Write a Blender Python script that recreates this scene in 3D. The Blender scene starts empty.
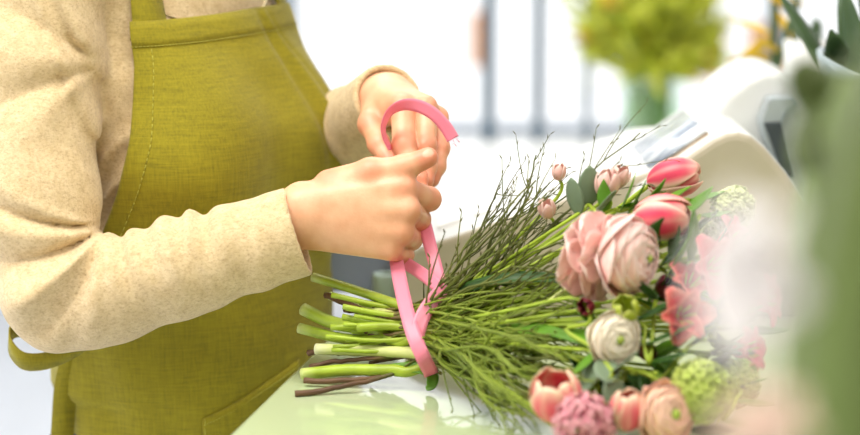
import bpy, bmesh, math, random
import numpy as np
from mathutils import Vector, Matrix, Quaternion, noise as mnoise

SC = bpy.context.scene
COL = SC.collection
R = math.radians
PI = math.pi
TABLE = 0.98                      # counter top height
CAMZ = TABLE + 0.443
FPX = 1955.0                      # focal length in pixels of the 860 px wide frame
PITCH = R(10)
CAM = Vector((0, -1.75, CAMZ))
FWD = Vector((0, math.cos(PITCH), -math.sin(PITCH)))
UP = Vector((0, math.sin(PITCH), math.cos(PITCH)))

def P(px, py, d):
    """world point seen at photo pixel (px, py) at distance d along the view axis"""
    return CAM + FWD * d + Vector((1, 0, 0)) * ((px - 430) / FPX * d) - UP * ((py - 217.5) / FPX * d)

def on_z(px, py, z=TABLE):
    d = (CAMZ - z) / (math.sin(PITCH) + (py - 217.5) / FPX * math.cos(PITCH))
    return P(px, py, d)

def pix(p):
    v = Vector(p) - CAM
    d = v.dot(FWD)
    return 430 + v.x / d * FPX, 217.5 - v.dot(UP) / d * FPX, d

# ------------------------------------------------------------------ objects
def link(o, parent=None):
    COL.objects.link(o)
    if parent is not None:
        o.parent = parent
    return o

def tag(o, label=None, cat=None, group=None, kind=None):
    if label: o['label'] = label
    if cat: o['category'] = cat
    if group: o['group'] = group
    if kind: o['kind'] = kind
    return o

def empty(name, loc=(0, 0, 0), rot=(0, 0, 0)):
    o = bpy.data.objects.new(name, None)
    o.empty_display_size = 0.05
    o.location = loc
    o.rotation_euler = rot
    return link(o)

def mesh_obj(name, verts, faces, mat, parent=None, smooth=True):
    me = bpy.data.meshes.new(name)
    me.from_pydata([tuple(v) for v in verts], [], [tuple(f) for f in faces])
    me.update()
    return me_obj(name, me, mat, parent, smooth)

def me_obj(name, me, mat, parent=None, smooth=True):
    if mat is not None:
        for m in (mat if isinstance(mat, (list, tuple)) else [mat]):
            me.materials.append(m)
    if smooth:
        me.polygons.foreach_set('use_smooth', [True] * len(me.polygons))
    o = bpy.data.objects.new(name, me)
    return link(o, parent)

def bm_obj(name, bm, mat, parent=None, smooth=True):
    bmesh.ops.recalc_face_normals(bm, faces=bm.faces)
    me = bpy.data.meshes.new(name)
    bm.to_mesh(me); bm.free()
    return me_obj(name, me, mat, parent, smooth)

def bevel(o, w=0.003, seg=2, angle=35):
    m = o.modifiers.new('bevel', 'BEVEL'); m.width = w; m.segments = seg
    m.limit_method = 'ANGLE'; m.angle_limit = R(angle)
    return o

def add_box(bm, x0, x1, y0, y1, z0, z1, mtx=None):
    g = bmesh.ops.create_cube(bm, size=1)
    for v in g['verts']:
        v.co = Vector(((x0 + x1) / 2 + v.co.x * (x1 - x0), (y0 + y1) / 2 + v.co.y * (y1 - y0), (z0 + z1) / 2 + v.co.z * (z1 - z0)))
        if mtx: v.co = mtx @ v.co
    return g['verts']

def box(name, x0, x1, y0, y1, z0, z1, mat, parent=None, bev=0.0, mtx=None):
    bm = bmesh.new(); add_box(bm, x0, x1, y0, y1, z0, z1, mtx)
    o = bm_obj(name, bm, mat, parent, smooth=False)
    if bev: bevel(o, bev)
    return o

class MB:
    """collects vertices and faces"""
    def __init__(s): s.v = []; s.f = []; s.m = []
    def add(s, v, f, mi=0):
        n = len(s.v); s.v += [tuple(p) for p in v]; s.f += [tuple(i + n for i in q) for q in f]; s.m += [mi] * len(f)
    def tube(s, pts, rad, sides=8, cap=True, mi=0, flat=1.0, seed=None):
        pts = [Vector(p) for p in pts]; n = len(pts)
        if not hasattr(rad, '__len__'): rad = [rad] * n
        T = [((pts[min(i + 1, n - 1)] - pts[max(i - 1, 0)]).normalized()) for i in range(n)]
        up = Vector((0, 0, 1)) if abs(T[0].z) < 0.9 else Vector((1, 0, 0))
        u = T[0].cross(up).normalized()
        v = []; f = []
        for i in range(n):
            u = (u - T[i] * u.dot(T[i])).normalized(); w = T[i].cross(u)
            for k in range(sides):
                a = 2 * PI * k / sides
                v.append(pts[i] + (u * math.cos(a) + w * math.sin(a) * flat) * rad[i])
        for i in range(n - 1):
            for k in range(sides):
                a = i * sides + k; b = i * sides + (k + 1) % sides
                f.append((a, b, b + sides, a + sides))
        if cap:
            f.append(tuple(range(sides))[::-1]); f.append(tuple((n - 1) * sides + k for k in range(sides)))
        s.add(v, f, mi)
    def grid(s, rows, mi=0, close=False):
        m = len(rows[0]); v = [p for r in rows for p in r]; f = []
        for i in range(len(rows) - 1):
            for k in range(m if close else m - 1):
                k2 = (k + 1) % m
                f.append((i * m + k, i * m + k2, (i + 1) * m + k2, (i + 1) * m + k))
        s.add(v, f, mi)
    def lathe(s, prof, sides=24, c=(0, 0, 0), mi=0):
        rows = [[(c[0] + r * math.cos(2 * PI * k / sides), c[1] + r * math.sin(2 * PI * k / sides), c[2] + z) for k in range(sides)] for r, z in prof]
        s.grid(rows, mi, True)
    def xform(s, m): s.v = [tuple(m @ Vector(p)) for p in s.v]; return s
    def build(s, name, mat, parent=None, smooth=True, solid=0.0, sub=0):
        o = mesh_obj(name, s.v, s.f, mat, parent, smooth)
        if any(s.m): o.data.polygons.foreach_set('material_index', s.m)
        if solid:
            m = o.modifiers.new('solid', 'SOLIDIFY'); m.thickness = solid; m.offset = 0
        if sub:
            m = o.modifiers.new('sub', 'SUBSURF'); m.levels = sub; m.render_levels = sub
        return o

def spline(pts, n):
    """Catmull-Rom through pts (tuples of any length), n samples"""
    pts = np.array([tuple(p) for p in pts], float); m = len(pts)
    out = []
    for s in np.linspace(0, m - 1, n):
        i = min(int(s), m - 2); t = s - i
        p0, p1, p2, p3 = pts[max(i - 1, 0)], pts[i], pts[i + 1], pts[min(i + 2, m - 1)]
        out.append(0.5 * (2 * p1 + (p2 - p0) * t + (2 * p0 - 5 * p1 + 4 * p2 - p3) * t * t + (3 * p1 - p0 - 3 * p2 + p3) * t ** 3))
    return np.array(out)

def sm(a, b, x):
    t = np.clip((x - a) / (b - a), 0, 1); return t * t * (3 - 2 * t)

# ------------------------------------------------------------------ materials
def srgb(r, g, b):
    f = lambda c: (c / 255 / 12.92) if c <= 10 else ((c / 255 + 0.055) / 1.055) ** 2.4
    return (f(r), f(g), f(b), 1)

class NT:
    def __init__(s, name):
        s.m = bpy.data.materials.new(name); s.m.use_nodes = True
        s.t = s.m.node_tree; s.n = s.t.nodes; s.b = s.n['Principled BSDF']
        s.tc = None
    def new(s, typ, **kw):
        n = s.n.new(typ)
        for k, v in kw.items():
            if k.startswith('_'): setattr(n, k[1:], v)
            else:
                i = int(k[1:]) if k[0] == 'i' and k[1:].isdigit() else k.replace('__', ' ')
                n.inputs[i].default_value = v
        return n
    def l(s, a, ao, b, bi): s.t.links.new(a.outputs[ao], b.inputs[bi])
    def coord(s, kind='Object'):
        if s.tc is None: s.tc = s.n.new('ShaderNodeTexCoord')
        return s.tc, kind
    def noise(s, scale, detail=3, rough=0.5, stretch=None, kind='Object'):
        tc, k = s.coord(kind); nz = s.new('ShaderNodeTexNoise', Scale=scale, Detail=detail, Roughness=rough)
        if stretch:
            mp = s.new('ShaderNodeMapping'); mp.inputs['Scale'].default_value = stretch
            s.l(tc, k, mp, 0); s.l(mp, 0, nz, 0)
        else: s.l(tc, k, nz, 0)
        return nz
    def ramp(s, src, so, stops):
        r = s.n.new('ShaderNodeValToRGB'); e = r.color_ramp.elements
        while len(e) < len(stops): e.new(0.5)
        for el, (p, c) in zip(e, stops): el.position = p; el.color = c
        s.l(src, so, r, 0); return r
    def mix(s, fac, a, b, blend='MIX'):
        n = s.n.new('ShaderNodeMix'); n.data_type = 'RGBA'; n.blend_type = blend
        for v, i in ((fac, 0), (a, 6), (b, 7)):
            if isinstance(v, tuple) and len(v) == 2: s.l(v[0], v[1], n, i)
            else: n.inputs[i].default_value = v
        return (n, 2)
    def bump(s, src, so, strength=0.3, dist=0.001, prev=None):
        b = s.new('ShaderNodeBump', Strength=strength, Distance=dist); s.l(src, so, b, 'Height')
        if prev: s.l(prev, 0, b, 'Normal')
        s.l(b, 0, s.b, 'Normal'); return b
    def base(s, src): s.l(src[0], src[1], s.b, 'Base Color')
    def set(s, **kw):
        for k, v in kw.items(): s.b.inputs[k.replace('__', ' ')].default_value = v

def simple(name, col, rough=0.5, var=0.0, scale=30, bump=0.0, bscale=200, **kw):
    t = NT(name); t.set(Roughness=rough, **kw)
    t.b.inputs['Base Color'].default_value = col
    if var:
        nz = t.noise(scale)
        lo = tuple(c * (1 - var) for c in col[:3]) + (1,); hi = tuple(min(1, c * (1 + var)) for c in col[:3]) + (1,)
        r = t.ramp(nz, 0, [(0.3, lo), (0.7, hi)]); t.base((r, 0))
    if bump: t.bump(t.noise(bscale), 0, bump, 0.001)
    return t.m

# ------------------------------------------------------------------ implicit surfaces on a rectilinear grid
class Field:
    def __init__(s, xs, ys, zs, dt=np.float32):
        s.xs, s.ys, s.zs = (np.asarray(a, dt) for a in (xs, ys, zs))
        s.F = np.full((len(s.xs), len(s.ys), len(s.zs)), 1.0, dt)
    def sl(s, lo, hi):
        r = []
        for a, l, h in zip((s.xs, s.ys, s.zs), lo, hi):
            i = max(0, int(np.searchsorted(a, l)) - 1); j = min(len(a), int(np.searchsorted(a, h)) + 1)
            r.append(slice(i, max(i, j)))
        return tuple(r)
    def xyz(s, q): return s.xs[q[0]][:, None, None], s.ys[q[1]][None, :, None], s.zs[q[2]][None, None, :]

def smin(a, b, k):
    if k <= 0: return np.minimum(a, b)
    h = np.clip(0.5 + 0.5 * (b - a) / k, 0, 1)
    return b * (1 - h) + a * h - k * h * (1 - h)

def cone(X, Y, Z, a, b, ra, rb):
    b_ = [b[i] - a[i] for i in range(3)]; L = sum(c * c for c in b_) + 1e-12
    px, py, pz = X - a[0], Y - a[1], Z - a[2]
    h = np.clip((px * b_[0] + py * b_[1] + pz * b_[2]) / L, 0, 1)
    return np.sqrt((px - b_[0] * h) ** 2 + (py - b_[1] * h) ** 2 + (pz - b_[2] * h) ** 2) - (ra + (rb - ra) * h)

def ellip(X, Y, Z, c, r, axes=None):
    px, py, pz = X - c[0], Y - c[1], Z - c[2]
    if axes is not None:
        px, py, pz = [px * a[0] + py * a[1] + pz * a[2] for a in axes]
    k0 = np.sqrt((px / r[0]) ** 2 + (py / r[1]) ** 2 + (pz / r[2]) ** 2)
    return (k0 - 1) * min(r)

def bb(pts, m):
    a = np.array([tuple(p) for p in pts]); return a.min(0) - m, a.max(0) + m

def add_cone(fd, a, b, ra, rb, k=0.01):
    m = max(ra, rb) + k + 0.012
    q = fd.sl(*bb([a, b], m)); X, Y, Z = fd.xyz(q)
    fd.F[q] = smin(fd.F[q], cone(X, Y, Z, a, b, ra, rb), k)

def add_ellip(fd, c, r, axes=None, k=0.01):
    m = max(r) + k + 0.012
    q = fd.sl(*bb([c], m)); X, Y, Z = fd.xyz(q)
    fd.F[q] = smin(fd.F[q], ellip(X, Y, Z, c, r, axes), k)

def surface(fd):
    """surface nets; returns verts, quads"""
    F = fd.F; S = F < 0
    n = F.shape
    c = np.zeros((n[0] - 1, n[1] - 1, n[2] - 1), np.uint8)
    for i in (0, 1):
        for j in (0, 1):
            for k in (0, 1):
                c += S[i:n[0] - 1 + i, j:n[1] - 1 + j, k:n[2] - 1 + k]
    I = np.argwhere((c > 0) & (c < 8))
    idx = np.full(c.shape, -1, np.int64); idx[I[:, 0], I[:, 1], I[:, 2]] = np.arange(len(I))
    acc = np.zeros((len(I), 3)); cnt = np.zeros(len(I))
    cor = [(i, j, k) for i in (0, 1) for j in (0, 1) for k in (0, 1)]
    val = {o: F[I[:, 0] + o[0], I[:, 1] + o[1], I[:, 2] + o[2]].astype(float) for o in cor}
    for a in cor:
        for ax in range(3):
            if a[ax]: continue
            b = list(a); b[ax] = 1; b = tuple(b)
            va, vb = val[a], val[b]; m = (va < 0) != (vb < 0)
            t = np.where(m, va / np.where(m, va - vb, 1), 0)
            for x in range(3):
                acc[:, x] += np.where(m, a[x] + (t if x == ax else 0), 0)
            cnt += m
    loc = acc / cnt[:, None]
    V = np.zeros((len(I), 3))
    for x, A in enumerate((fd.xs, fd.ys, fd.zs)):
        A = A.astype(float); V[:, x] = A[I[:, x]] + (A[I[:, x] + 1] - A[I[:, x]]) * loc[:, x]
    Q = []
    for ax in range(3):
        u, v = (ax + 1) % 3, (ax + 2) % 3
        lo = [slice(None)] * 3; hi = [slice(None)] * 3
        lo[ax] = slice(0, -1); hi[ax] = slice(1, None)
        a, b = S[tuple(lo)], S[tuple(hi)]
        E = np.argwhere(a != b); 
        E = E[(E[:, u] > 0) & (E[:, v] > 0) & (E[:, u] < n[u] - 1) & (E[:, v] < n[v] - 1)]
        inside = a[E[:, 0], E[:, 1], E[:, 2]]
        def at(du, dv):
            e = E.copy(); e[:, u] -= du; e[:, v] -= dv; return idx[e[:, 0], e[:, 1], e[:, 2]]
        q = np.stack([at(1, 1), at(0, 1), at(0, 0), at(1, 0)], 1)
        q[~inside] = q[~inside][:, ::-1]
        Q.append(q)
    return V, np.concatenate(Q)

def np_mesh(name, V, Q):
    me = bpy.data.meshes.new(name)
    me.vertices.add(len(V)); me.vertices.foreach_set('co', np.ascontiguousarray(V, np.float32).ravel())
    k = Q.shape[1]
    me.loops.add(Q.size); me.loops.foreach_set('vertex_index', np.ascontiguousarray(Q, np.int32).ravel())
    me.polygons.add(len(Q)); me.polygons.foreach_set('loop_start', np.arange(0, Q.size, k, dtype=np.int32))
    me.polygons.foreach_set('loop_total', np.full(len(Q), k, np.int32))
    me.update(calc_edges=True); me.validate()
    return me

def relax(V, Q, it=3, lam=0.5):
    E = np.concatenate([Q[:, [0, 1]], Q[:, [1, 2]], Q[:, [2, 3]], Q[:, [3, 0]]])
    E = np.concatenate([E, E[:, ::-1]])
    deg = np.bincount(E[:, 0], minlength=len(V))[:, None]
    for _ in range(it):
        for l in (lam, -lam * 1.03):
            S = np.stack([np.bincount(E[:, 0], V[E[:, 1], x], len(V)) for x in range(3)], 1)
            V = V + l * (S / np.maximum(deg, 1) - V)
    return V

def axis(lo, hi, base, fine):
    """grid coordinates from lo to hi; fine = [(a, b, step)] ranges with smaller steps"""
    out = [lo]
    while out[-1] < hi:
        x = out[-1]; st = base
        for a, b, s in fine:
            if a - 1e-9 <= x < b: st = min(st, s)
            elif x < a: st = min(st, max(s, a - x) if a - x < base else base)
        out.append(x + st)
    return np.array(out)
# ================================================================== materials of the figure
def skin_mat():
    t = NT('skin'); t.set(Roughness=0.42, **{'Subsurface__Weight': 0.12, 'Subsurface__Scale': 0.012})
    t.b.inputs['Subsurface Radius'].default_value = (1.0, 0.35, 0.2)
    nz = t.noise(60, 4); fine = t.noise(420, 3)
    base = t.ramp(nz, 0, [(0.3, srgb(228, 168, 130)), (0.7, srgb(240, 188, 150))])
    at = t.new('ShaderNodeAttribute', _attribute_name='flush')
    c1 = t.mix((at, 'Fac'), (base, 0), srgb(224, 136, 106))
    an = t.new('ShaderNodeAttribute', _attribute_name='nail')
    c2 = t.mix((an, 'Fac'), c1, srgb(238, 180, 152))
    t.base(c2); t.bump(fine, 0, 0.25, 0.0006)
    return t.m
def knit_mat():
    t = NT('oatmeal_knit'); t.set(Roughness=0.95, **{'Sheen__Weight': 0.25})
    big = t.noise(90, 5, 0.75); fl = t.noise(300, 4, 0.7, (1, 1, 1.6)); fine = t.noise(900, 2)
    c = t.ramp(big, 0, [(0.3, srgb(207, 181, 134)), (0.7, srgb(232, 210, 168))])
    m = t.ramp(fl, 0, [(0.48, (0, 0, 0, 1)), (0.80, (.75, .75, .75, 1))])
    c2 = t.mix((m, 0), (c, 0), srgb(158, 120, 80))
    t.base(c2)
    b = t.bump(big, 0, 0.5, 0.002); t.bump(fine, 0, 0.6, 0.0012, b)
    return t.m
def linen_mat(name, a, b_, c_):
    t = NT(name); t.set(Roughness=0.85, **{'Sheen__Weight': 0.12})
    v = t.noise(60, 4, 0.6, (9, 9, 0.7)); h = t.noise(60, 4, 0.6, (0.7, 0.7, 9)); big = t.noise(9, 3)
    s = t.new('ShaderNodeMath', _operation='ADD'); t.l(v, 0, s, 0); t.l(h, 0, s, 1)
    hf = t.new('ShaderNodeMath', _operation='MULTIPLY'); t.l(s, 0, hf, 0); hf.inputs[1].default_value = 0.5
    r = t.ramp(hf, 0, [(0.35, a), (0.5, b_), (0.68, c_)])
    r2 = t.ramp(big, 0, [(0.3, (0.88, 0.88, 0.88, 1)), (0.7, (1, 1, 1, 1))])
    t.base(t.mix(1.0, (r, 0), (r2, 0), 'MULTIPLY')); t.bump(hf, 0, 0.5, 0.0012)
    return t.m
M_SKIN = skin_mat(); M_KNIT = knit_mat()
M_LINEN = linen_mat('olive_linen', srgb(126, 117, 0), srgb(146, 135, 2), srgb(164, 152, 16))
M_THREAD = simple('apron_thread', srgb(182, 176, 70), 0.8)
M_DENIM = simple('trouser_cloth', srgb(54, 62, 78), 0.9, 0.15, 40, 0.3, 500)
M_SHOE = simple('shoe_leather', srgb(60, 44, 36), 0.5)
M_HAIR = simple('brown_hair', srgb(92, 62, 38), 0.5, 0.3, 60, 0.5, 150)
M_GOLD = simple('necklace_metal', srgb(205, 190, 150), 0.25, Metallic=1.0)

# ================================================================== torso
ANG = R(55)
Fd = np.array([math.sin(ANG), -math.cos(ANG), 0.0]); Ld = np.array([math.cos(ANG), math.sin(ANG), 0.0])
TC = np.array([-0.256, 0.182])
#         z     dF     w      t
PROF = np.array([
    (0.40, 0.01, .130, .100), (0.70, 0.016, .135, .112), (0.80, 0.026, .136, .116), (0.88, 0.030, .129, .114), (0.96, 0.028, .130, .112),
    (1.03, 0.020, .140, .108), (1.10, 0.014, .136, .104), (1.18, 0.012, .137, .102), (1.24, 0.006, .136, .090),
    (1.29, -.004, .128, .074), (1.325, -.006, .100, .064), (1.36, -.006, .060, .055), (1.42, 0.0, .05, .05)])
def torso_f(X, Y, Z, grow=0.0, bust=True):
    Z1 = np.asarray(Z, float)
    dF, w, t = (np.interp(Z1, PROF[:, 0], PROF[:, i]) for i in (1, 2, 3))
    px, py = X - TC[0], Y - TC[1]
    u = px * Ld[0] + py * Ld[1]; f = px * Fd[0] + py * Fd[1] - dF
    k = np.sqrt((u / w) ** 2 + (f / t) ** 2)
    F = (k - 1) * np.minimum(w, t)
    if bust:
        for s in (-1, 1):
            c = (TC[0] + Ld[0] * .066 * s + Fd[0] * .074, TC[1] + Ld[1] * .066 * s + Fd[1] * .074, 1.150)
            F = smin(F, np.sqrt((X - c[0]) ** 2 + (Y - c[1]) ** 2 + ((Z1 - c[2]) * 0.9) ** 2) - 0.056, 0.04)
    return F - grow

R_SH, R_EL, R_WR = P(42, -42, 1.80), P(54, 300, 1.745), P(302, 217, 1.735)
L_SH = Vector((TC[0] + Ld[0] * .130 - Fd[0] * .045, TC[1] + Ld[1] * .130 - Fd[1] * .045, 1.255))
L_EL, L_WR = P(312, 172, 2.10), P(385, 101, 1.865)
HEADC = Vector((TC[0] + Fd[0] * .055, TC[1] + Fd[1] * .055, 1.505))

# joints of the hands: (x, y, distance) in the photograph's frame
RH = dict(
    wrist=[(303, 203, 1.733), (304, 212, 1.732), (306, 222, 1.732), (309, 231, 1.735)],
    mcp=[(403, 188, 1.716), (407, 210, 1.713), (401, 231, 1.716), (390, 248, 1.722)],
    rm=[.0122, .0122, .0116, .0112], wr=[.0195, .0185, .0175, .0165],
    fingers=[
        [(405, 189, 1.718, .0112), (429, 199, 1.744, .0102), (410, 196, 1.768, .0088), (394, 192, 1.760, .0076)],
        [(409, 211, 1.716, .0106), (419, 219, 1.750, .0098), (398, 215, 1.772, .0088), (384, 212, 1.758, .0076)],
        [(403, 232, 1.718, .0102), (411.5, 239, 1.750, .0092), (392, 235, 1.770, .0084), (380, 232, 1.756, .0074)],
        [(391, 249, 1.724, .0094), (404, 256.5, 1.747, .0084), (388, 250, 1.765, .0076), (377, 247, 1.755, .0066)]],
    thumb=[(330, 186, 1.736, .0150), (371, 173, 1.724, .0126), (404, 168, 1.719, .0108), (428, 157.5, 1.714, .0090)],
    web=[((352, 184, 1.733), (398, 186, 1.730), .013, .010)],
    nail=((428.5, 152.8, 1.7060), (22, -11, -.004)))
LH = dict(
    wrist=[(375, 99, 1.862), (381, 95, 1.862), (389, 93, 1.866), (396, 95, 1.870)],
    mcp=[(402, 106, 1.803), (425, 106, 1.806), (437, 117, 1.818), (440, 130, 1.836)],
    rm=[.0122, .0110, .0104, .0095], wr=[.0175, .0175, .0175, .0170],
    fingers=[
        [(403, 108, 1.801, .0114), (404, 146, 1.777, .0106), (412, 166, 1.768, .0090), (420, 179, 1.760, .0078)],
        [(426, 108, 1.804, .0104), (426, 147, 1.783, .0094), (427, 167, 1.777, .0084), (426, 181, 1.771, .0074)],
        [(438, 118, 1.818, .0096), (440, 148, 1.801, .0086), (437, 166, 1.791, .0078), (432, 180, 1.785, .0068)],
        [(440, 131, 1.836, .0086), (437, 151, 1.822, .0078), (431, 164, 1.815, .0070), (427, 175, 1.810, .0062)]],
    thumb=[(376, 106, 1.845, .0135), (371, 124, 1.822, .0112), (379, 144, 1.803, .0096), (391, 163, 1.788, .0080)],
    web=[((378, 112, 1.838), (396, 116, 1.815), .012, .010)],
    nail=None)

def hand(fd, H, wrist):
    P_ = lambda j: P(*j[:3])
    pts = [P_(j) for j in H['wrist'] + H['mcp'] + H['thumb'] + [q for f in H['fingers'] for q in f]]
    q = fd.sl(*bb(pts + [wrist], 0.03)); X, Y, Z = fd.xyz(q)
    palm = None
    for w, m, rw, rm in zip(H['wrist'], H['mcp'], H['wr'], H['rm']):
        c = cone(X, Y, Z, P_(w), P_(m), rw, rm)
        palm = c if palm is None else smin(palm, c, .009)
    for a, b, ra, rb in H['web']:
        palm = smin(palm, cone(X, Y, Z, P_(a), P_(b), ra, rb), .010)
    def chain(js, k):
        f = None
        for a, b in zip(js[:-1], js[1:]):
            c = cone(X, Y, Z, P_(a), P_(b), a[3], b[3]); f = c if f is None else smin(f, c, k)
        for j in js[1:-1]:                      # knuckle pads
            f = smin(f, ellip(X, Y, Z, P_(j), (j[3] * 1.04,) * 3), .003)
        return f
    fing = None
    for js in H['fingers']:
        c = chain(js, .0035); fing = c if fing is None else smin(fing, c, .0012)
    palm = smin(palm, fing, .0035)
    palm = smin(palm, chain(H['thumb'], .006), .0055)
    fd.F[q] = smin(fd.F[q], palm, .010)

def build_body():
    fine = 0.0014
    xs = axis(-0.62, 0.06, 0.012, [(-0.142, 0.022, fine), (-0.33, -0.142, 0.006)])
    ys = axis(-0.24, 0.42, 0.012, [(-0.075, 0.165, fine)])
    zs = axis(-0.02, 1.66, 0.013, [(TABLE + .105, TABLE + .325, fine), (1.36, 1.64, 0.006)])
    fd = Field(xs, ys, zs)
    q = fd.sl((-0.62, -0.2, 0.74), (0.06, 0.42, 1.45)); X, Y, Z = fd.xyz(q)
    fd.F[q] = np.minimum(fd.F[q], np.maximum(torso_f(X, Y, Z), np.maximum(0.76 - Z, Z - 1.43)).astype(np.float32))
    # shoulders and arms
    for s, e, w in ((R_SH, R_EL, R_WR), (L_SH, L_EL, L_WR)):
        add_cone(fd, s, e, .040, .031, .02)
        m = e.lerp(w, .3)
        add_cone(fd, e, m, .031, .031, .015); add_cone(fd, m, w, .031, .0235, .008)
    for s in (-1, 1):
        a = Vector((TC[0], TC[1], 1.33)); b = R_SH if s < 0 else L_SH
        add_cone(fd, a, b, .040, .040, .02)
    # neck and head
    nb = Vector((TC[0] + Fd[0] * .0, TC[1] + Fd[1] * .0, 1.32)); F3 = Vector(Fd); L3 = Vector(Ld)
    add_cone(fd, nb, HEADC - F3 * .012 - Vector((0, 0, .05)), .052, .047, .03)
    tilt = R(24); hf = (F3 * math.cos(tilt) - Vector((0, 0, 1)) * math.sin(tilt)); hu = L3.cross(hf) * -1
    if hu.z < 0: hu = -hu
    ax = (tuple(L3), tuple(hf), tuple(hu)); H = lambda a, b, c: HEADC + L3 * a + hf * b + hu * c
    add_ellip(fd, H(0, -.012, .03), (.073, .092, .085), ax, .02)
    add_ellip(fd, H(0, .022, -.025), (.058, .068, .085), ax, .02)
    add_cone(fd, H(0, .05, -.085), H(0, .06, -.09), .024, .018, .025)          # chin
    add_cone(fd, H(0, .086, .012), H(0, .108, -.022), .008, .011, .010)        # nose
    for s in (-1, 1):
        add_cone(fd, H(.012 * s, .094, -.024), H(.009 * s, .092, -.024), .008, .006, .005)
        add_cone(fd, H(.015 * s, .082, .028), H(.045 * s, .066, .028), .009, .008, .012)    # brow
        add_cone(fd, H(.040 * s, .052, -.018), H(.05 * s, .035, -.015), .018, .014, .018)   # cheek
        add_cone(fd, H(.071 * s, -.008, .012), H(.068 * s, -.002, -.026), .012, .008, .004) # ear
    add_cone(fd, H(-.016, .083, -.052), H(.016, .083, -.052), .0075, .0075, .005)           # lips
    add_cone(fd, H(-.012, .081, -.062), H(.012, .081, -.062), .008, .008, .005)
    # legs
    for s in (-1, 1):
        hp = Vector((TC[0], TC[1], .82)) + L3 * .085 * s; kn = Vector((TC[0], TC[1], .46)) + L3 * .08 * s + F3 * .02
        an = Vector((TC[0], TC[1], .085)) + L3 * .09 * s - F3 * .01
        add_cone(fd, hp, kn, .082, .054, .03); add_cone(fd, kn, an, .054, .034, .02)
        add_cone(fd, an - Vector((0, 0, .045)), an + F3 * .15 - Vector((0, 0, .055)), .034, .026, .02)
    hand(fd, RH, R_WR); hand(fd, LH, L_WR)
    V, Q = surface(fd); del fd
    V = relax(V, Q, 2)
    me = np_mesh('person', V, Q)
    # colour attributes: flushed knuckles and finger ends, nails
    fl = np.zeros(len(V)); nl = np.zeros(len(V))
    for Hd in (RH, LH):
        for js in Hd['fingers'] + [Hd['thumb']]:
            for i, (wt, s) in enumerate(((.45, .010), (.55, .009), (.4, .008), (.8, .011))):
                d = np.linalg.norm(V - np.array(P(*js[i][:3])), axis=1) - js[i][3]
                fl = np.maximum(fl, wt * np.exp(-np.maximum(d, 0) ** 2 / (s * .55) ** 2) * (d < .02))
        if Hd['nail']:
            c, dr = Hd['nail']; c0 = np.array(P(*c)); a = np.array(P(c[0] + dr[0], c[1] + dr[1], c[2] + dr[2])) - c0; a /= np.linalg.norm(a)
            v = V - c0; al = v @ a; pe = np.linalg.norm(v - al[:, None] * a, axis=1)
            nl = np.maximum(nl, 1 - sm(.8, 1.1, np.sqrt((al / .0060) ** 2 + (pe / .0042) ** 2)))
    lip = np.array(H(0, .085, -.057)); fl = np.maximum(fl, 1.2 * (np.linalg.norm(V - lip, axis=1) < .02))
    for n, a in (('flush', fl), ('nail', nl)):
        at = me.attributes.new(n, 'FLOAT', 'POINT'); at.data.foreach_set('value', a.astype(np.float32))
    o = me_obj('person', me, M_SKIN)
    # hair and eyes (above the picture's upper edge)
    hd = Field(np.arange(-.38, -.02, .006), np.arange(-.06, .30, .006), np.arange(1.36, 1.66, .006))
    add_ellip(hd, H(0, -.018, .036), (.082, .096, .090), ax, .01)
    q = hd.sl((-9,) * 3, (9,) * 3); X, Y, Z = hd.xyz(q)
    face = ellip(X, Y, Z, H(0, .085, -.03), (.066, .09, .085), ax)
    hd.F = np.maximum(hd.F, -face).astype(np.float32)
    add_ellip(hd, H(0, -.115, .03), (.04, .035, .04), ax, .012)
    V, Q = surface(hd); me_obj('hair', np_mesh('hair', V, Q), M_HAIR, o)
    white = simple('eye_white', (.8, .8, .78, 1), .2); iris = simple('iris', srgb(80, 60, 40), .2)
    for s in (-1, 1):
        m = MB(); m.lathe([(.0118 * math.sin(PI * i / 12), -.0118 * math.cos(PI * i / 12)) for i in range(13)], 16, H(.031 * s, .069, .008))
        e = m.build('eye', white, o)
        m = MB(); m.lathe([(.0055 * math.sin(PI * i / 8), -.0055 * math.cos(PI * i / 8)) for i in range(9)], 12, H(.031 * s, .0762, .006)); m.build('iris', iris, e)
    return o

person = build_body()
tag(person, 'person in a cream knit sweater and olive apron tying a pink ribbon', 'person')

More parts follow.
